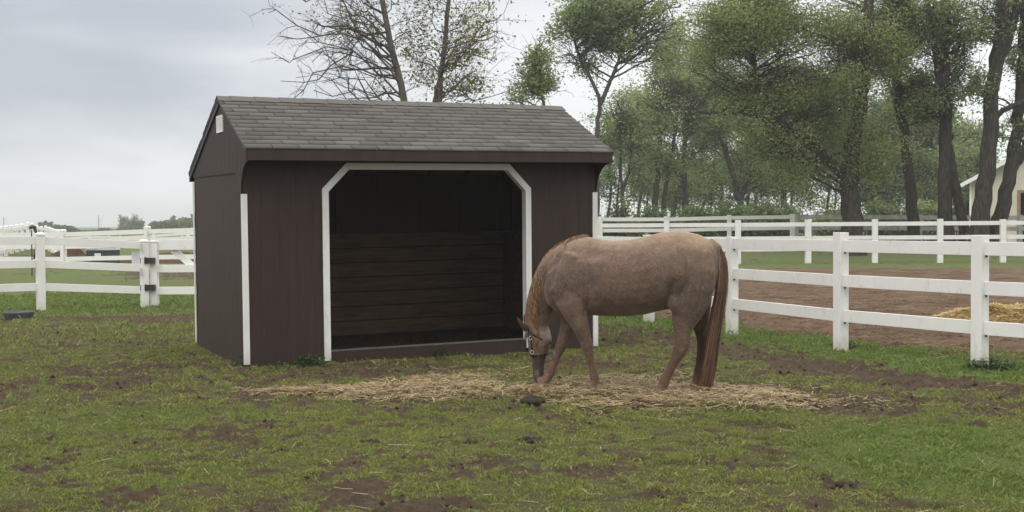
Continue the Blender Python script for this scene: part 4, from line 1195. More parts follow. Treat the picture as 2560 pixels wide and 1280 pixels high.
mb = MB(); mb.box(-.012, .09, -.02, -.004, 0, eave - .02); mb.build('corner_trim', MAT['vinyl'], barn)
mb = MB(); mb.box(dx0 - .18, dx0, -.03, -.004, 0, 2.75); mb.box(dx0 - .18, dx1 + .1, -.03, -.004, 2.755, 2.9); mb.build('door_frame', m_simple('brown_barn_frame', (.20, .14, .09), (.28, .20, .13), 5, .7, .2, .2), barn)
mb = MB(); mb.box(.1, Wd - .1, 4.5, 4.6, 0, eave); mb.build('partition', MAT['brown'], barn)

#HORSE>
# ---------------------------------------------------------------- horse
HD = 11.42; HS = HD / F; HY = math.radians(-13); hc, hs_ = math.cos(HY), math.sin(HY)
HPX, HG = 1560.0, 977.0
hp0 = at(HPX, HG, HD)
horse = empty('horse', (hp0[0], hp0[1], 0.0), HY)
tag(horse, 'red roan horse with halter grazing hay, head lowered, facing left in front of the shed', 'horse')


def hl(px, py, y=0.0):
    """local point of the horse's side view (y: + away from the camera side)"""
    X_ = (px - HPX) * HS
    x = (X_ + y * hs_) / hc
    return np.array([x, y, (HG - py) * HS + .004])


def loft(secs, n=20, caps=True):
    """secs: (px, py, half_px_in_side_view, half_width_m, y) ; returns verts, faces"""
    C = np.array([hl(s[0], s[1], s[4]) for s in secs]); T_ = np.gradient(C, axis=0); T_[:, 1] *= .3
    T_ /= np.linalg.norm(T_, axis=1)[:, None]
    A = np.stack([-T_[:, 2], 0 * T_[:, 0], T_[:, 0]], 1); A /= np.linalg.norm(A, axis=1)[:, None]
    B = np.cross(T_, A)
    th = np.arange(n) * 2 * math.pi / n
    ha = np.array([s[2] * HS for s in secs]); hb = np.array([s[3] for s in secs])
    V_ = C[:, None] + (ha[:, None, None] * np.cos(th)[None, :, None]) * A[:, None] + (hb[:, None, None] * np.sin(th)[None, :, None]) * B[:, None]
    m = len(secs); F_ = [(i_ * n + k, i_ * n + (k + 1) % n, (i_ + 1) * n + (k + 1) % n, (i_ + 1) * n + k) for i_ in range(m - 1) for k in range(n)]
    V_ = V_.reshape(-1, 3)
    # rounded caps
    V_ = list(map(tuple, V_))
    if caps:
        for (i_, sg) in ((0, -1), (m - 1, 1)):
            tip = C[i_] + T_[i_] * sg * min(ha[i_], hb[i_]) * .55; V_.append(tuple(tip)); ti = len(V_) - 1
            for k in range(n):
                a, b = i_ * n + k, i_ * n + (k + 1) % n
                F_.append((b, a, ti) if sg < 0 else (a, b, ti))
    return V_, F_


def torso():
    # (px, top, bottom, half width, widest height as fraction)
    S_ = [(1364, 690, 742, .07), (1374, 655, 765, .13), (1392, 628, 776, .185), (1415, 609, 782, .215), (1445, 595, 786, .235), (1470, 591, 789, .255), (1500, 597, 791, .285), (1535, 602, 792, .305),
          (1575, 600, 791, .315), (1615, 591, 786, .315), (1650, 582, 776, .305), (1685, 578, 770, .29), (1715, 580, 765, .275), (1745, 588, 758, .245), (1766, 600, 745, .20), (1780, 614, 722, .135), (1788, 632, 690, .07)]
    n = 28; V_ = []; F_ = []
    for (px, t_, b_, w) in S_:
        for k in range(n):
            th = 2 * math.pi * k / n; c_, s_ = math.cos(th), math.sin(th)
            cz, hz_ = (t_ + b_) / 2, (b_ - t_) / 2
            yy = w * math.copysign(abs(s_) ** .88, s_)
            pz = cz - hz_ * c_ + 6 * abs(s_) ** 2      # widest slightly below the middle
            if c_ > .55 and px < 1520: yy *= .80
            V_.append(tuple(hl(px, pz, 0) + np.array([0, yy, 0])))
    m = len(S_)
    F_ = [(i_ * n + k, i_ * n + (k + 1) % n, (i_ + 1) * n + (k + 1) % n, (i_ + 1) * n + k) for i_ in range(m - 1) for k in range(n)]
    F_.append(tuple(range(n - 1, -1, -1))); F_.append(tuple((m - 1) * n + k for k in range(n)))
    return V_, F_


hb_ = MB()
hb_.add(*torso())
# neck (bends a little away from the camera)
NECK = [(1440, 672, 72, .185, .0), (1412, 684, 66, .16, .0), (1390, 700, 56, .135, .01), (1371, 724, 46, .115, .03), (1358, 752, 38, .10, .05), (1351, 780, 32, .088, .07), (1347, 805, 28, .078, .09), (1346, 828, 26, .07, .10)]
hb_.add(*loft(NECK))
HEAD = [(1343, 806, 20, .055, .09), (1346, 822, 26, .078, .10), (1350, 840, 30, .092, .10), (1352, 857, 31, .092, .10), (1351, 874, 28, .082, .095), (1349, 890, 22.5, .068, .09), (1347.5, 906, 18, .056, .085), (1347, 922, 16, .052, .08), (1347, 936, 15.5, .055, .075), (1346, 948, 14, .054, .07), (1345.5, 957, 11.5, .046, .07), (1345, 964, 6, .03, .07)]
hb_.add(*loft(HEAD))
NEAR, FAR = -.135, .135
# near (left) foreleg
hb_.add(*loft([(1432, 690, 34, .06, -.13), (1424, 725, 40, .075, -.15), (1428, 755, 38, .085, -.155), (1437, 780, 31, .080, -.155), (1447, 806, 24, .066, -.15), (1457, 832, 18.5, .053, -.145), (1464, 852, 15.5, .047, -.14), (1467.5, 866, 15.5, .047, -.14), (1471, 882, 13, .040, -.14),
               (1475, 900, 10.5, .031, -.14), (1479, 918, 10, .029, -.14), (1483, 934, 12.5, .037, -.14), (1485, 944, 12, .037, -.14), (1483, 953, 10.5, .034, -.14), (1480, 960, 12, .041, -.14), (1477, 968, 14.5, .048, -.14)]))
# far foreleg, reaching forward
hb_.add(*loft([(1436, 735, 36, .085, .13), (1434, 770, 30, .078, .13), (1429, 800, 25, .064, .12), (1422, 826, 20, .053, .10), (1413, 850, 16.5, .047, .08), (1407, 866, 15.5, .046, .07), (1401, 880, 13.5, .040, .06),
               (1394, 896, 11, .031, .05), (1386, 915, 10.5, .029, .03), (1379, 932, 13, .037, .02), (1375, 941, 13, .037, .015), (1369, 950, 11.5, .035, .01), (1363, 958, 12.5, .041, .0), (1357, 965, 14, .046, .0), (1354, 969, 15, .049, .0)]))
# near hind
hb_.add(*loft([(1722, 630, 44, .07, -.13), (1724, 675, 52, .10, -.155), (1721, 715, 52, .105, -.155), (1714, 750, 47, .095, -.155), (1706, 780, 38, .08, -.155), (1699, 804, 29, .066, -.155), (1696, 826, 22, .052, -.155), (1696, 844, 19.5, .045, -.155), (1694, 860, 19.5, .045, -.155), (1688, 876, 17, .041, -.155),
               (1680, 892, 13.5, .035, -.155), (1672, 908, 12, .032, -.155), (1664, 924, 11.5, .031, -.155), (1657, 939, 13.5, .038, -.155), (1653, 949, 14, .040, -.155), (1649, 959, 12, .036, -.155), (1644, 968, 13, .043, -.155), (1639, 978, 15.5, .05, -.155), (1637, 982, 16, .051, -.155)]))
# hock point and elbow
hb_.add(*loft([(1704, 838, 6, .022, -.155), (1708, 850, 8, .026, -.155), (1704, 864, 8, .026, -.155)], 12))
# far hind
hb_.add(*loft([(1735, 680, 46, .10, .14), (1740, 720, 44, .10, .14), (1744, 755, 36, .085, .14), (1748, 785, 28, .07, .14), (1751, 812, 22, .056, .14), (1756, 836, 18, .046, .14), (1759, 854, 17.5, .045, .14), (1756, 872, 14, .038, .14), (1752, 892, 12, .032, .14), (1749, 915, 11.5, .031, .14), (1746, 936, 13.5, .038, .14), (1743, 950, 12.5, .037, .14), (1739, 962, 12.5, .042, .14), (1735, 974, 15.5, .05, .14)]))
hb_.add(*loft([(1768, 838, 5, .02, .14), (1772, 848, 7, .024, .14), (1768, 862, 7, .024, .14)], 12))
# buttock fullness and stifle
hb_.add(*loft([(1745, 640, 30, .09, -.06), (1757, 690, 26, .10, -.06), (1748, 735, 24, .08, -.06)], 16))
hb_.add(*loft([(1745, 640, 30, .09, .06), (1757, 690, 26, .10, .06), (1748, 735, 24, .08, .06)], 16))
hb_.add(*loft([(1668, 730, 14, .05, -.19), (1676, 756, 18, .06, -.19), (1690, 778, 14, .05, -.18)], 14))
# shoulder and breast
hb_.add(*loft([(1440, 640, 30, .06, -.15), (1420, 690, 34, .07, -.165), (1402, 728, 30, .075, -.15), (1415, 752, 24, .06, -.15)], 16))
hb_.add(*loft([(1440, 640, 30, .06, .15), (1420, 690, 34, .07, .165), (1402, 728, 30, .075, .15)], 16))
hb_.add(*loft([(1385, 720, 22, .06, -.06), (1392, 752, 24, .065, -.06), (1410, 774, 18, .06, -.05)], 14))
# dock of the tail
hb_.add(*loft([(1766, 604, 12, .04, 0), (1784, 622, 14, .045, 0), (1794, 655, 13, .04, 0), (1795, 690, 10, .03, 0)], 12))
# jowl, eye ridge, nostril, lips
hb_.add(*loft([(1360, 838, 13, .03, .035), (1364, 852, 15, .034, .03), (1360, 868, 13, .03, .035)], 12))
hb_.add(*loft([(1331, 838, 6, .018, .035), (1332, 846, 8, .022, .03), (1333, 855, 6, .018, .035)], 10))
hb_.add(*loft([(1338, 936, 5, .018, .045), (1338, 942, 6, .02, .04), (1340, 948, 4, .016, .045)], 10))
me = bpy.data.meshes.new('body_raw'); me.from_pydata(hb_.v, [], hb_.f); me.update()
tmp = link('body_raw', me)
md = tmp.modifiers.new('r', 'REMESH'); md.mode = 'VOXEL'; md.voxel_size = .0105
md = tmp.modifiers.new('s', 'SMOOTH'); md.iterations = 9; md.factor = .55
dg = bpy.context.evaluated_depsgraph_get(); dg.update()
me2 = bpy.data.meshes.new_from_object(tmp.evaluated_get(dg)); bpy.data.objects.remove(tmp)
body = bpy.data.objects.new('body', me2); COL.objects.link(body); body.parent = horse; me2.name = 'body'
me2.polygons.foreach_set('use_smooth', np.ones(len(me2.polygons), bool))
nv = len(me2.vertices); co = np.zeros(nv * 3, np.float32); me2.vertices.foreach_get('co', co); co = co.reshape(-1, 3)
bx, by_, bz = co[:, 0], co[:, 1], co[:, 2]
# back to side-view pixels for the coat map
PX = HPX + (bx * hc - by_ * hs_) / HS; PY = HG - bz / HS


def gr(pts, w):
    return np.exp(-(seg_dist(PX, PY, pts) / w) ** 2)


nr_ = np.zeros(nv * 3, np.float32); me2.vertices.foreach_get('normal', nr_); nr_ = nr_.reshape(-1, 3)
dsp = -.013 * gr([(1462, 650), (1474, 700), (1470, 745), (1462, 785)], 7) + .012 * gr([(1425, 715), (1440, 745)], 18) - .009 * gr([(1398, 640), (1384, 690), (1386, 735)], 6)
dsp += -.012 * gr([(1672, 700), (1662, 740), (1655, 768)], 8) - .007 * gr([(1748, 650), (1742, 710), (1728, 770)], 6) + .008 * gr([(1715, 640), (1712, 700)], 20) - .006 * gr([(1690, 640), (1700, 700), (1690, 745)], 6)
dsp += -.006 * gr([(1430, 790), (1440, 820), (1452, 850)], 4) - .005 * gr([(1685, 815), (1700, 835)], 4) + .004 * gr([(1464, 858), (1470, 872)], 7) - .006 * gr([(1358, 770), (1362, 815)], 6) - .004 * gr([(1337, 862), (1345, 905)], 4)
dsp += .0035 * np.sin((PX + (PY - 700) * .25) / 7.5) * np.exp(-(((PX - 1560) / 50) ** 2 + ((PY - 715) / 40) ** 2)) + .006 * (fbm(PX / 16 + 3, PY / 22 + (by_ > 0) * 9, 3) - .5)
side_ = np.abs(nr_[:, 1]) > .15
co = co + nr_ * (dsp * np.clip(np.abs(nr_[:, 1]) * 1.6, 0, 1))[:, None]
me2.vertices.foreach_set('co', co.astype(np.float32).ravel()); me2.update()
bx, by_, bz = co[:, 0], co[:, 1], co[:, 2]
# subtle muscle relief
nx = fbm(PX / 38 + (by_ > 0) * 40, PY / 46, 3) - .5


def bl(a, b, t_): t_ = np.clip(t_, 0, 1)[:, None]; return a * (1 - t_) + np.array(b)[None] * t_


roan = np.tile(np.array([.142, .088, .064]), (nv, 1))
n1 = fbm(PX / 55, PY / 40, 4); n2 = fbm(PX / 18 + 8, PY / 16, 4)
c_ = roan
c_ = bl(c_, (.125, .060, .042), ss(.47, .66, n1) * .6)              # redder patches
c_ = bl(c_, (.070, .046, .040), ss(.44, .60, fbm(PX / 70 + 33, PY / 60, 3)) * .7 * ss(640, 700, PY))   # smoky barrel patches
c_ = bl(c_, (.27, .185, .125), (1 - ss(585, 640, PY + (n2 - .5) * 50)) * .85 * ss(1400, 1440, PX))       # paler topline
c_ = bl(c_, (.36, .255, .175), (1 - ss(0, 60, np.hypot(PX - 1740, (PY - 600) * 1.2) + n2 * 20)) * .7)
c_ = bl(c_, (.19, .132, .092), (1 - ss(0, 26, np.abs(PY - 779))) * ss(1490, 1520, PX) * (1 - ss(1620, 1660, PX)) * .7)  # belly
legk = ss(815, 870, PY) * ((PX > 1388) | (PY > 905))
c_ = bl(c_, (.098, .040, .023), legk * .98)
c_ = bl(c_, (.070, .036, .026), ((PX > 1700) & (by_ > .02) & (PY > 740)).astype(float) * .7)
c_ = bl(c_, (.20, .132, .098), (1 - ss(0, 34, np.hypot(PX - 1440, PY - 800))) * .7)
c_ = bl(c_, (.19, .125, .092), (1 - ss(0, 30, np.hypot(PX - 1700, PY - 815))) * .6)
c_ = bl(c_, (.24, .18, .15), (1 - ss(0, 12, np.hypot(PX - 1694, PY - 866))) * .6 * (by_ < 0))
c_ = bl(c_, (.155, .085, .050), ss(925, 960, PY) * legk * .8)             # paler pasterns
hoof = ss(961, 965, PY - (PX > 1580) * 9) * legk
hmask = (PX < 1389) & (PY > 815) & (by_ > .025) | (PX < 1389) & (PY > 790) & (PY < 905)
hmask = hmask.astype(float)
c_ = bl(c_, (.21, .150, .118), hmask * .6)
c_ = bl(c_, (.40, .33, .28), hmask * (1 - ss(2, 26, np.hypot((PX - 1338) * 1.3, (PY - 850) * .6))) * .8)
c_ = bl(c_, (.44, .37, .32), hmask * (1 - ss(2, 14, np.hypot((PX - 1376) * 1.3, (PY - 838) * .45))) * .8)
c_ = bl(c_, (.145, .062, .040), hmask * ss(868, 900, PY) * .8)
c_ = bl(c_, (.036, .026, .025), hmask * ss(886, 905, PY + (n2 - .5) * 16) * .92)
c_ = bl(c_, (.022, .017, .017), ((PX < 1318) & (PY > 780) & (PY < 842)).astype(float) * .9)
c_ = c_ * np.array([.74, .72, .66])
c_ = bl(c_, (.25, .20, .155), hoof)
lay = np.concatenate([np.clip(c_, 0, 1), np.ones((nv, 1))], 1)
at_ = me2.attributes.new('coat', 'FLOAT_COLOR', 'POINT'); at_.data.foreach_set('color', lay.astype(np.float32).ravel())
t = NT('roan_coat'); cc_ = t.attr('coat', 'Color')
n = t.noise(150, 5, .85); nb2 = t.noise(14, 6, .7); nf = t.noise(260, 3, .8, t.scaled(1, 1, .25))
c1 = t.mix(t.ramp(t.noise(48, 4, .8), [(.50, (0, 0, 0)), (.72, (.42, .42, .42))]), cc_, (.34, .26, .21))
c1 = t.mix(t.ramp(n, [(.46, (0, 0, 0)), (.70, (.34, .34, .34))]), c1, (.32, .27, .22))
c1 = t.mix(t.ramp(nb2, [(.35, (.45, .45, .45)), (.6, (0, 0, 0))]), c1, t.mix(1.0, cc_, (.62, .56, .54), 'MULTIPLY'))
c1 = t.mix(t.ramp(t.noise(26, 4, .7), [(.68, (0, 0, 0)), (.74, (.7, .7, .7))]), c1, (.06, .036, .028))
dark = t.math('GREATER_THAN', .038, t.attr('coat', 'Fac'))
c1 = t.mix(dark, c1, cc_)
t.base(c1); t.set(.62, .28); t.b.inputs['Sheen Weight'].default_value = .15
t.bump(t.math('ADD', nf, t.math('MULTIPLY', nb2, 1.2)), .35, .006)
me2.materials.clear(); me2.materials.append(t.m); MAT['coat'] = t.m
bvh = BVHTree.FromObject(body, bpy.context.evaluated_depsgraph_get())


def hair_mat(name, stops):
    t = NT(name); t.base(t.ramp(t.island(), stops)); t.set(.5, .4); return t.m


MAT['mane'] = hair_mat('mane_hair', [(.1, (.055, .027, .014)), (.45, (.13, .062, .030)), (.75, (.21, .115, .058)), (.95, (.34, .21, .115))])
MAT['tail'] = hair_mat('tail_hair', [(.1, (.030, .015, .010)), (.4, (.080, .038, .023)), (.75, (.145, .074, .042)), (.95, (.30, .18, .10))])
MAT['leather'] = m_simple('dark_halter_strap', (.018, .013, .011), (.035, .025, .02), 10, .5, .4, .2)


def ribbons(lines, w):
    """thin strips along polylines, slightly twisted"""
    V_ = []; F_ = []
    for P in lines:
        P = np.asarray(P); T_ = np.gradient(P, axis=0); a = R.uniform(-.6, .6); s_ = np.cross(T_, np.array([a, 1, a * .5])); s_ /= np.linalg.norm(s_, axis=1)[:, None] + 1e-9
        tt = np.linspace(0, 1, len(P))[:, None]; ww = w * R.uniform(.7, 1.5) * (1 - tt ** 3 * .85) / 2
        o0 = len(V_); V_ += list(P - s_ * ww) + list(P + s_ * ww); m = len(P)
        F_ += [(o0 + k, o0 + m + k, o0 + m + k + 1, o0 + k + 1) for k in range(m - 1)]
    return np.array(V_), np.array(F_)


CREST = np.array([(1478, 590), (1462, 589), (1440, 594), (1420, 603), (1397, 614), (1380, 628), (1365, 645), (1352, 667), (1342, 688), (1333, 715), (1325, 743), (1320, 770), (1317, 794), (1318, 815), (1320, 832)], float)
cu_ = np.concatenate([[0], np.cumsum(np.hypot(*np.diff(CREST, axis=0).T))])
lines = []
for k in range(2000):
    u = R.random() ** .85 * cu_[-1]; u0 = u
    L_ = R.uniform(35, 95) * (0.35 if u < 60 else 1) ; dep = R.uniform(2, 30) * (.35 if u < 60 else 1)
    pts = []; far = R.random() < .25
    for q in range(8):
        f_ = q / 7
        uu = min(u + L_ * f_, cu_[-1]); cx, cz = np.interp(uu, cu_, CREST[:, 0]), np.interp(uu, cu_, CREST[:, 1])
        over = max(0, u + L_ * f_ - cu_[-1])
        cx += dep * (1 - (1 - f_) ** 2.2) + R.uniform(-.5, .5) - 3 * (1 - f_); cz += over * .8 - 3 * (1 - f_) + (3 * f_ if u < 60 else 0)
        yy0 = float(np.interp(cz, [600, 700, 800, 830], [0, .01, .085, .10]))
        p = hl(cx, cz, yy0)
        hit = bvh.ray_cast(Vector((p[0], -1.0 if not far else 1.2, p[2])), Vector((0, 1 if not far else -1, 0)))
        if hit[0] is not None: yv = hit[0].y + (-1 if not far else 1) * R.uniform(.004, .016)
        else: yv = yy0 + (-1 if not far else 1) * (.012 + .03 * f_)
        X_ = (cx - HPX) * HS; pts.append(((X_ + yv * hs_) / hc, yv, p[2]))
    lines.append(pts)
V_, F_ = ribbons(lines, .0042); arr_obj('mane', V_, F_, MAT['mane'], horse)
# forelock
lines = []
for k in range(60):
    a = R.uniform(-.02, .03); lines.append([hl(1320 + R.uniform(-2, 4) - 1.5 * q, 826 + q * R.uniform(4, 7), .07 + a - .006 * q) for q in range(6)])
V_, F_ = ribbons(lines, .005); arr_obj('forelock', V_, F_, MAT['mane'], horse)
# tail
TC = np.array([(1781, 610, 4), (1790, 628, 9), (1796, 650, 13), (1797, 690, 15), (1793, 735, 17), (1785, 780, 18), (1777, 830, 18), (1770, 880, 17), (1762, 930, 16), (1754, 965, 13), (1748, 984, 9)], float)
ct = np.linspace(0, 1, len(TC))
lines = []
for k in range(4200):
    f0 = R.random() ** 1.5 * .45; f1 = R.uniform(.78, 1.02) if R.random() < .7 else R.uniform(.45, .85)
    a = R.uniform(-1, 1); b = R.uniform(-1, 1)
    if a * a + b * b > 1: a *= .7; b *= .7
    w1 = R.gauss(0, .8); ph = R.uniform(0, 6)
    pts = []
    for q in range(13):
        f_ = f0 + (f1 - f0) * q / 12
        px, pz, hw = (float(np.interp(f_, ct, TC[:, m_])) for m_ in range(3))
        hw *= .80; pts.append(tuple(hl(px + 1 + a * hw + math.sin(f_ * 6 + ph) * 1.3 + w1 * 6 * f_ * f_, pz, 0) + np.array([0, b * (hw * HS * .95) - .01 - .02 * f_, 0])))
    lines.append(pts)
V_, F_ = ribbons(lines, .0038); tail = arr_obj('tail', V_, F_, MAT['tail'], horse)
# ear pair
for (b0, t0, yb, yt, w) in (((1322, 834), (1293, 797), .055, .02, 7.5), ((1326, 822), (1311, 792), .13, .17, 7)):
    mb = MB(); n = 12; vs = []
    P0 = hl(*b0, yb); P1 = hl(*t0, yt); ax = P1 - P0; sd_ = np.cross(ax, [0, 1, 0]); sd_ /= np.linalg.norm(sd_); fr_ = np.cross(ax, sd_); fr_ /= np.linalg.norm(fr_)
    prof = [(0, .75), (.15, .95), (.35, 1.05), (.6, .85), (.8, .5), (.93, .22), (1, .03)]
    for t_, rr in prof:
        c0 = P0 + ax * t_ + sd_ * (.010 * math.sin(t_ * 3.1))
        for k in range(n):
            th = 2 * math.pi * k / n; vs.append(c0 + (sd_ * math.cos(th) + fr_ * math.sin(th) * .55) * rr * w * HS)
    m = len(prof)
    mb.add(vs, [(i_ * n + k, i_ * n + (k + 1) % n, (i_ + 1) * n + (k + 1) % n, (i_ + 1) * n + k) for i_ in range(m - 1) for k in range(n)] + [tuple(range(n - 1, -1, -1)), tuple((m - 1) * n + k for k in range(n))])
    mb.build('ear', m_simple('dark_ear_hair', (.030, .019, .016), (.075, .045, .034), 20, .8, .2, .3), horse, True)
# eye
mb = MB()
for yy in (.018, .182):
    c0 = hl(1331, 846, yy); vs = []; 
    for i_ in range(7):
        for k in range(10):
            th = math.pi * i_ / 6; ph = 2 * math.pi * k / 10; vs.append(c0 + .016 * np.array([math.sin(th) * math.cos(ph), math.sin(th) * math.sin(ph), math.cos(th)]))
    mb.add(vs, [(i_ * 10 + k, i_ * 10 + (k + 1) % 10, (i_ + 1) * 10 + (k + 1) % 10, (i_ + 1) * 10 + k) for i_ in range(6) for k in range(10)])
eyes = mb.build('eye', NT('eye_gloss').m, horse, True)
eyes.data.materials[0].node_tree.nodes['Principled BSDF'].inputs['Base Color'].default_value = (.01, .007, .006, 1); eyes.data.materials[0].node_tree.nodes['Principled BSDF'].inputs['Roughness'].default_value = .1
# halter
hal = empty('halter'); hal.parent = horse


def head_ring(py, grow=1.10, tilt=0.0, n=36):
    ys = [s[1] for s in HEAD]; g = lambda k: float(np.interp(py, ys, [s[k] for s in HEAD]))
    pts = []
    for k in range(n + 1):
        th = 2 * math.pi * k / n
        ha, hb2, cy = g(2) * grow, g(3) * grow, g(4)
        p = hl(g(0) + ha * math.cos(th), py + tilt * math.cos(th), cy); p[1] += hb2 * math.sin(th) - 0
        c0 = Vector(hl(g(0), py + tilt * math.cos(th), cy)); v = Vector(p) - c0; d_ = v.length
        hit = bvh.ray_cast(c0 + v.normalized() * .4, -v.normalized())
        if hit[0] is not None:
            dd = (hit[0] - c0).length
            if dd < d_ * 1.35 and dd > d_ * .6: p = np.array(c0 + v.normalized() * (dd + .004))
        pts.append(p)
    return pts


def strap(pts, wdt, name='strap'):
    P = np.asarray(pts); T_ = np.gradient(P, axis=0); c0 = P.mean(0); V_ = []; m = len(P)
    for k in range(m):
        o_ = P[k] - c0; s_ = T_[k] / np.linalg.norm(T_[k]); o_ = o_ - s_ * np.dot(o_, s_); o_ /= np.linalg.norm(o_) + 1e-9; b = np.cross(s_, o_)
        for (u, v) in ((-1, 0), (1, 0), (1, 1), (-1, 1)): V_.append(P[k] + b * u * wdt / 2 + o_ * v * .006)
    F_ = [(i_ * 4 + k, i_ * 4 + (k + 1) % 4, (i_ + 1) * 4 + (k + 1) % 4, (i_ + 1) * 4 + k) for i_ in range(m - 1) for k in range(4)]
    return arr_obj(name, np.array(V_), np.array(F_), MAT['leather'], hal)


nose = head_ring(893, 1.08, -3); strap(nose, .026, 'noseband')
thr = [hl(x_, z_, y_) for x_, z_, y_ in ((1330, 838, -.004), (1345, 846, -.006), (1362, 856, .01), (1378, 862, .05), (1383, 863, .10), (1378, 862, .15), (1362, 856, .19), (1345, 846, .20), (1330, 838, .19))]; strap(thr, .016, 'throat_strap')
for sgn in (-1, 1):
    pts = []
    for py in np.linspace(826, 893, 12):
        ys = [s[1] for s in HEAD]; g = lambda k: float(np.interp(py, ys, [s[k] for s in HEAD]))
        p = hl(g(0) - g(2) * .62, py, g(4)); o_ = Vector((p[0], g(4) + sgn * .6, p[2])); hit = bvh.ray_cast(o_, Vector((0, -sgn, 0)))
        yv = hit[0].y + sgn * .005 if hit[0] is not None else g(4) + sgn * g(3)
        X_ = (g(0) - g(2) * .62 - HPX) * HS; pts.append(((X_ + p[1] * hs_) / hc, yv, p[2]))
    strap(pts, .020, 'cheek_strap')
    for py in (855, 888):
        k = int(np.interp(py, [826, 893], [0, 11])); c0 = Vector(pts[k]); mb = MB()
        mb.tube([tuple(c0 + Vector((.014 * math.cos(a), sgn * .008, .018 * math.sin(a)))) for a in np.linspace(0, 2 * math.pi, 14)], .0035, 6)
        mb.build('buckle', MAT['metal'], hal, True)
crown = [hl(x_, z_, y_) for x_, z_, y_ in ((1332, 838, .005), (1328, 828, .018), (1322, 820, .05), (1319, 817, .10), (1322, 820, .15), (1328, 828, .182), (1332, 838, .195))]
strap(crown, .022, 'crownpiece')
#<HORSE

# ---------------------------------------------------------------- light
world = bpy.data.worlds.new('World'); scene.world = world; world.use_nodes = True
wt = world.node_tree; wn = wt.nodes; wl = wt.links
for n_ in list(wn): wn.remove(n_)
out = wn.new('ShaderNodeOutputWorld'); bg = wn.new('ShaderNodeBackground'); bg2 = wn.new('ShaderNodeBackground'); add = wn.new('ShaderNodeAddShader')
sky = wn.new('ShaderNodeTexSky'); sky.sky_type = 'NISHITA'; sky.sun_disc = False
SUN_EL, SUN_AZ = math.radians(52), math.radians(-135)   # azimuth measured from +Y towards +X
sky.sun_elevation = SUN_EL; sky.sun_rotation = SUN_AZ
wl.new(sky.outputs[0], bg2.inputs[0]); bg2.inputs[1].default_value = .006
tc = wn.new('ShaderNodeTexCoord'); sep = wn.new('ShaderNodeSeparateXYZ'); wl.new(tc.outputs['Generated'], sep.inputs[0])


def wm(op, a, b=0.0, clamp=False):
    m = wn.new('ShaderNodeMath'); m.operation = op; m.use_clamp = clamp
    for i_, v in enumerate((a, b)):
        if hasattr(v, 'links'): wl.new(v, m.inputs[i_])
        else: m.inputs[i_].default_value = v
    return m.outputs[0]


mp = wn.new('ShaderNodeMapping'); mp.inputs['Scale'].default_value = (1.6, 1.6, 6.5); mp.inputs['Rotation'].default_value = (0, .10, 0); wl.new(tc.outputs['Generated'], mp.inputs[0])
nz1 = wn.new('ShaderNodeTexNoise'); nz1.inputs['Scale'].default_value = 1.7; nz1.inputs['Detail'].default_value = 5; nz1.inputs['Roughness'].default_value = .45; nz1.inputs['Distortion'].default_value = .4; wl.new(mp.outputs[0], nz1.inputs[0])
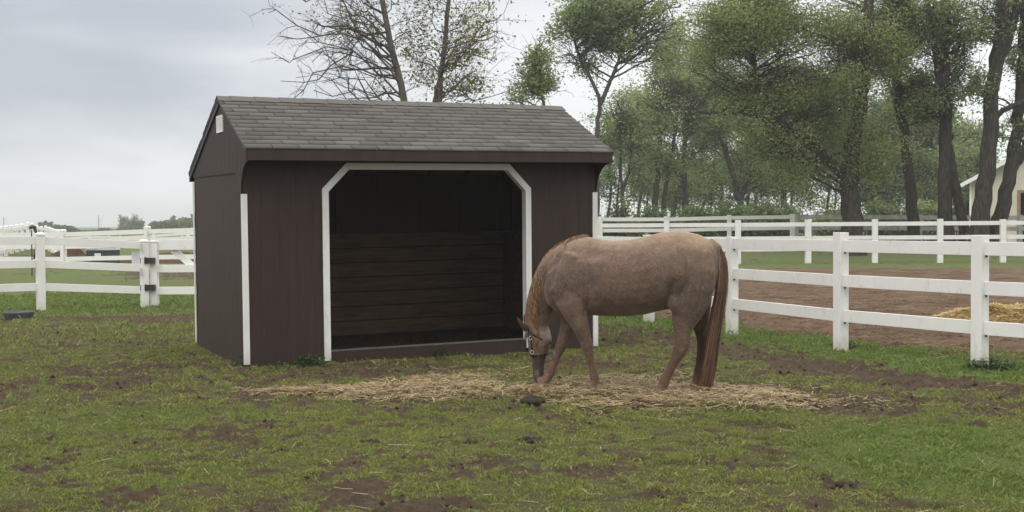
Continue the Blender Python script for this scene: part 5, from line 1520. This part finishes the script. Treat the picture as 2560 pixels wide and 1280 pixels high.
# brighter towards the right (+x) and overhead, as under a broken overcast
side = wm('MULTIPLY', wm('ADD', sep.outputs['X'], .30), 1.9, True)
val = wm('ADD', wm('MULTIPLY', side, .42), wm('MULTIPLY', wm('SUBTRACT', nz1.outputs['Fac'], .5), wm('SUBTRACT', .8, wm('MULTIPLY', side, .6))))
rmp = wn.new('ShaderNodeValToRGB'); e = rmp.color_ramp.elements
e[0].position = 0; e[0].color = (.33, .355, .40, 1); e[1].position = .55; e[1].color = (.78, .79, .80, 1)
x_ = e.new(.16); x_.color = (.405, .43, .475, 1); x_ = e.new(.32); x_.color = (.62, .635, .655, 1)
wl.new(wm('ADD', val, .14), rmp.inputs[0])
zen = wm('MULTIPLY', wm('SUBTRACT', sep.outputs['Z'], .22), 1.6, True)
zen = wm('ADD', 1.0, wm('MULTIPLY', zen, 2.0))
mxw = wn.new('ShaderNodeMix'); mxw.data_type = 'RGBA'; mxw.blend_type = 'MULTIPLY'; mxw.inputs[0].default_value = 1; mxn = wn.new('ShaderNodeMix'); mxn.data_type = 'RGBA'; wl.new(wm('MULTIPLY', wm('SUBTRACT', sep.outputs['Z'], .24), 3.0, True), mxn.inputs[0]); wl.new(rmp.outputs[0], mxn.inputs[6]); mxn.inputs[7].default_value = (.66, .635, .585, 1)
wl.new(mxn.outputs[2], mxw.inputs[6]); wl.new(zen, mxw.inputs[7])
wl.new(mxw.outputs[2], bg.inputs[0]); bg.inputs[1].default_value = 1.0
wl.new(bg.outputs[0], add.inputs[0]); wl.new(bg2.outputs[0], add.inputs[1]); wl.new(add.outputs[0], out.inputs[0])
sd = bpy.data.lights.new('sun', 'SUN'); sd.energy = .9; sd.angle = math.radians(30); sd.color = (1, .97, .93)
so = bpy.data.objects.new('sun', sd); COL.objects.link(so)
dirv = Vector((math.sin(SUN_AZ) * math.cos(SUN_EL), math.cos(SUN_AZ) * math.cos(SUN_EL), math.sin(SUN_EL)))
so.rotation_euler = dirv.to_track_quat('Z', 'Y').to_euler()
vs_ = scene.view_settings; vs_.view_transform = 'Standard'; vs_.look = 'None'; vs_.exposure = 0.38; vs_.gamma = 1.0
# thin haze volume added to lift dark tones and pale the distant trees
mb = MB(); mb.box(-1500, 1500, -1500, 1500, -1.5, 18)
hz_ = mb.build('haze', None); tag(hz_, 'thin haze volume added over the paddocks to lift dark tones', 'haze', kind='stuff')
hm = bpy.data.materials.new('haze_air'); hm.use_nodes = True; ht = hm.node_tree
for n_ in list(ht.nodes): ht.nodes.remove(n_)
ho = ht.nodes.new('ShaderNodeOutputMaterial'); hv = ht.nodes.new('ShaderNodeVolumePrincipled'); hv.inputs['Density'].default_value = .0008; hv.inputs['Color'].default_value = (.78, .81, .86, 1); hv.inputs['Anisotropy'].default_value = .2
ht.links.new(hv.outputs[0], ho.inputs['Volume']); hz_.data.materials.append(hm)
scene.cycles.volume_bounces = 1
scene.cycles.max_bounces = 6; scene.cycles.diffuse_bounces = 4; scene.cycles.transmission_bounces = 3
scene.cycles.use_denoising = True; scene.cycles.denoiser = 'OPENIMAGEDENOISE'; scene.cycles.denoising_input_passes = 'RGB_ALBEDO_NORMAL'; scene.cycles.denoising_prefilter = 'ACCURATE'
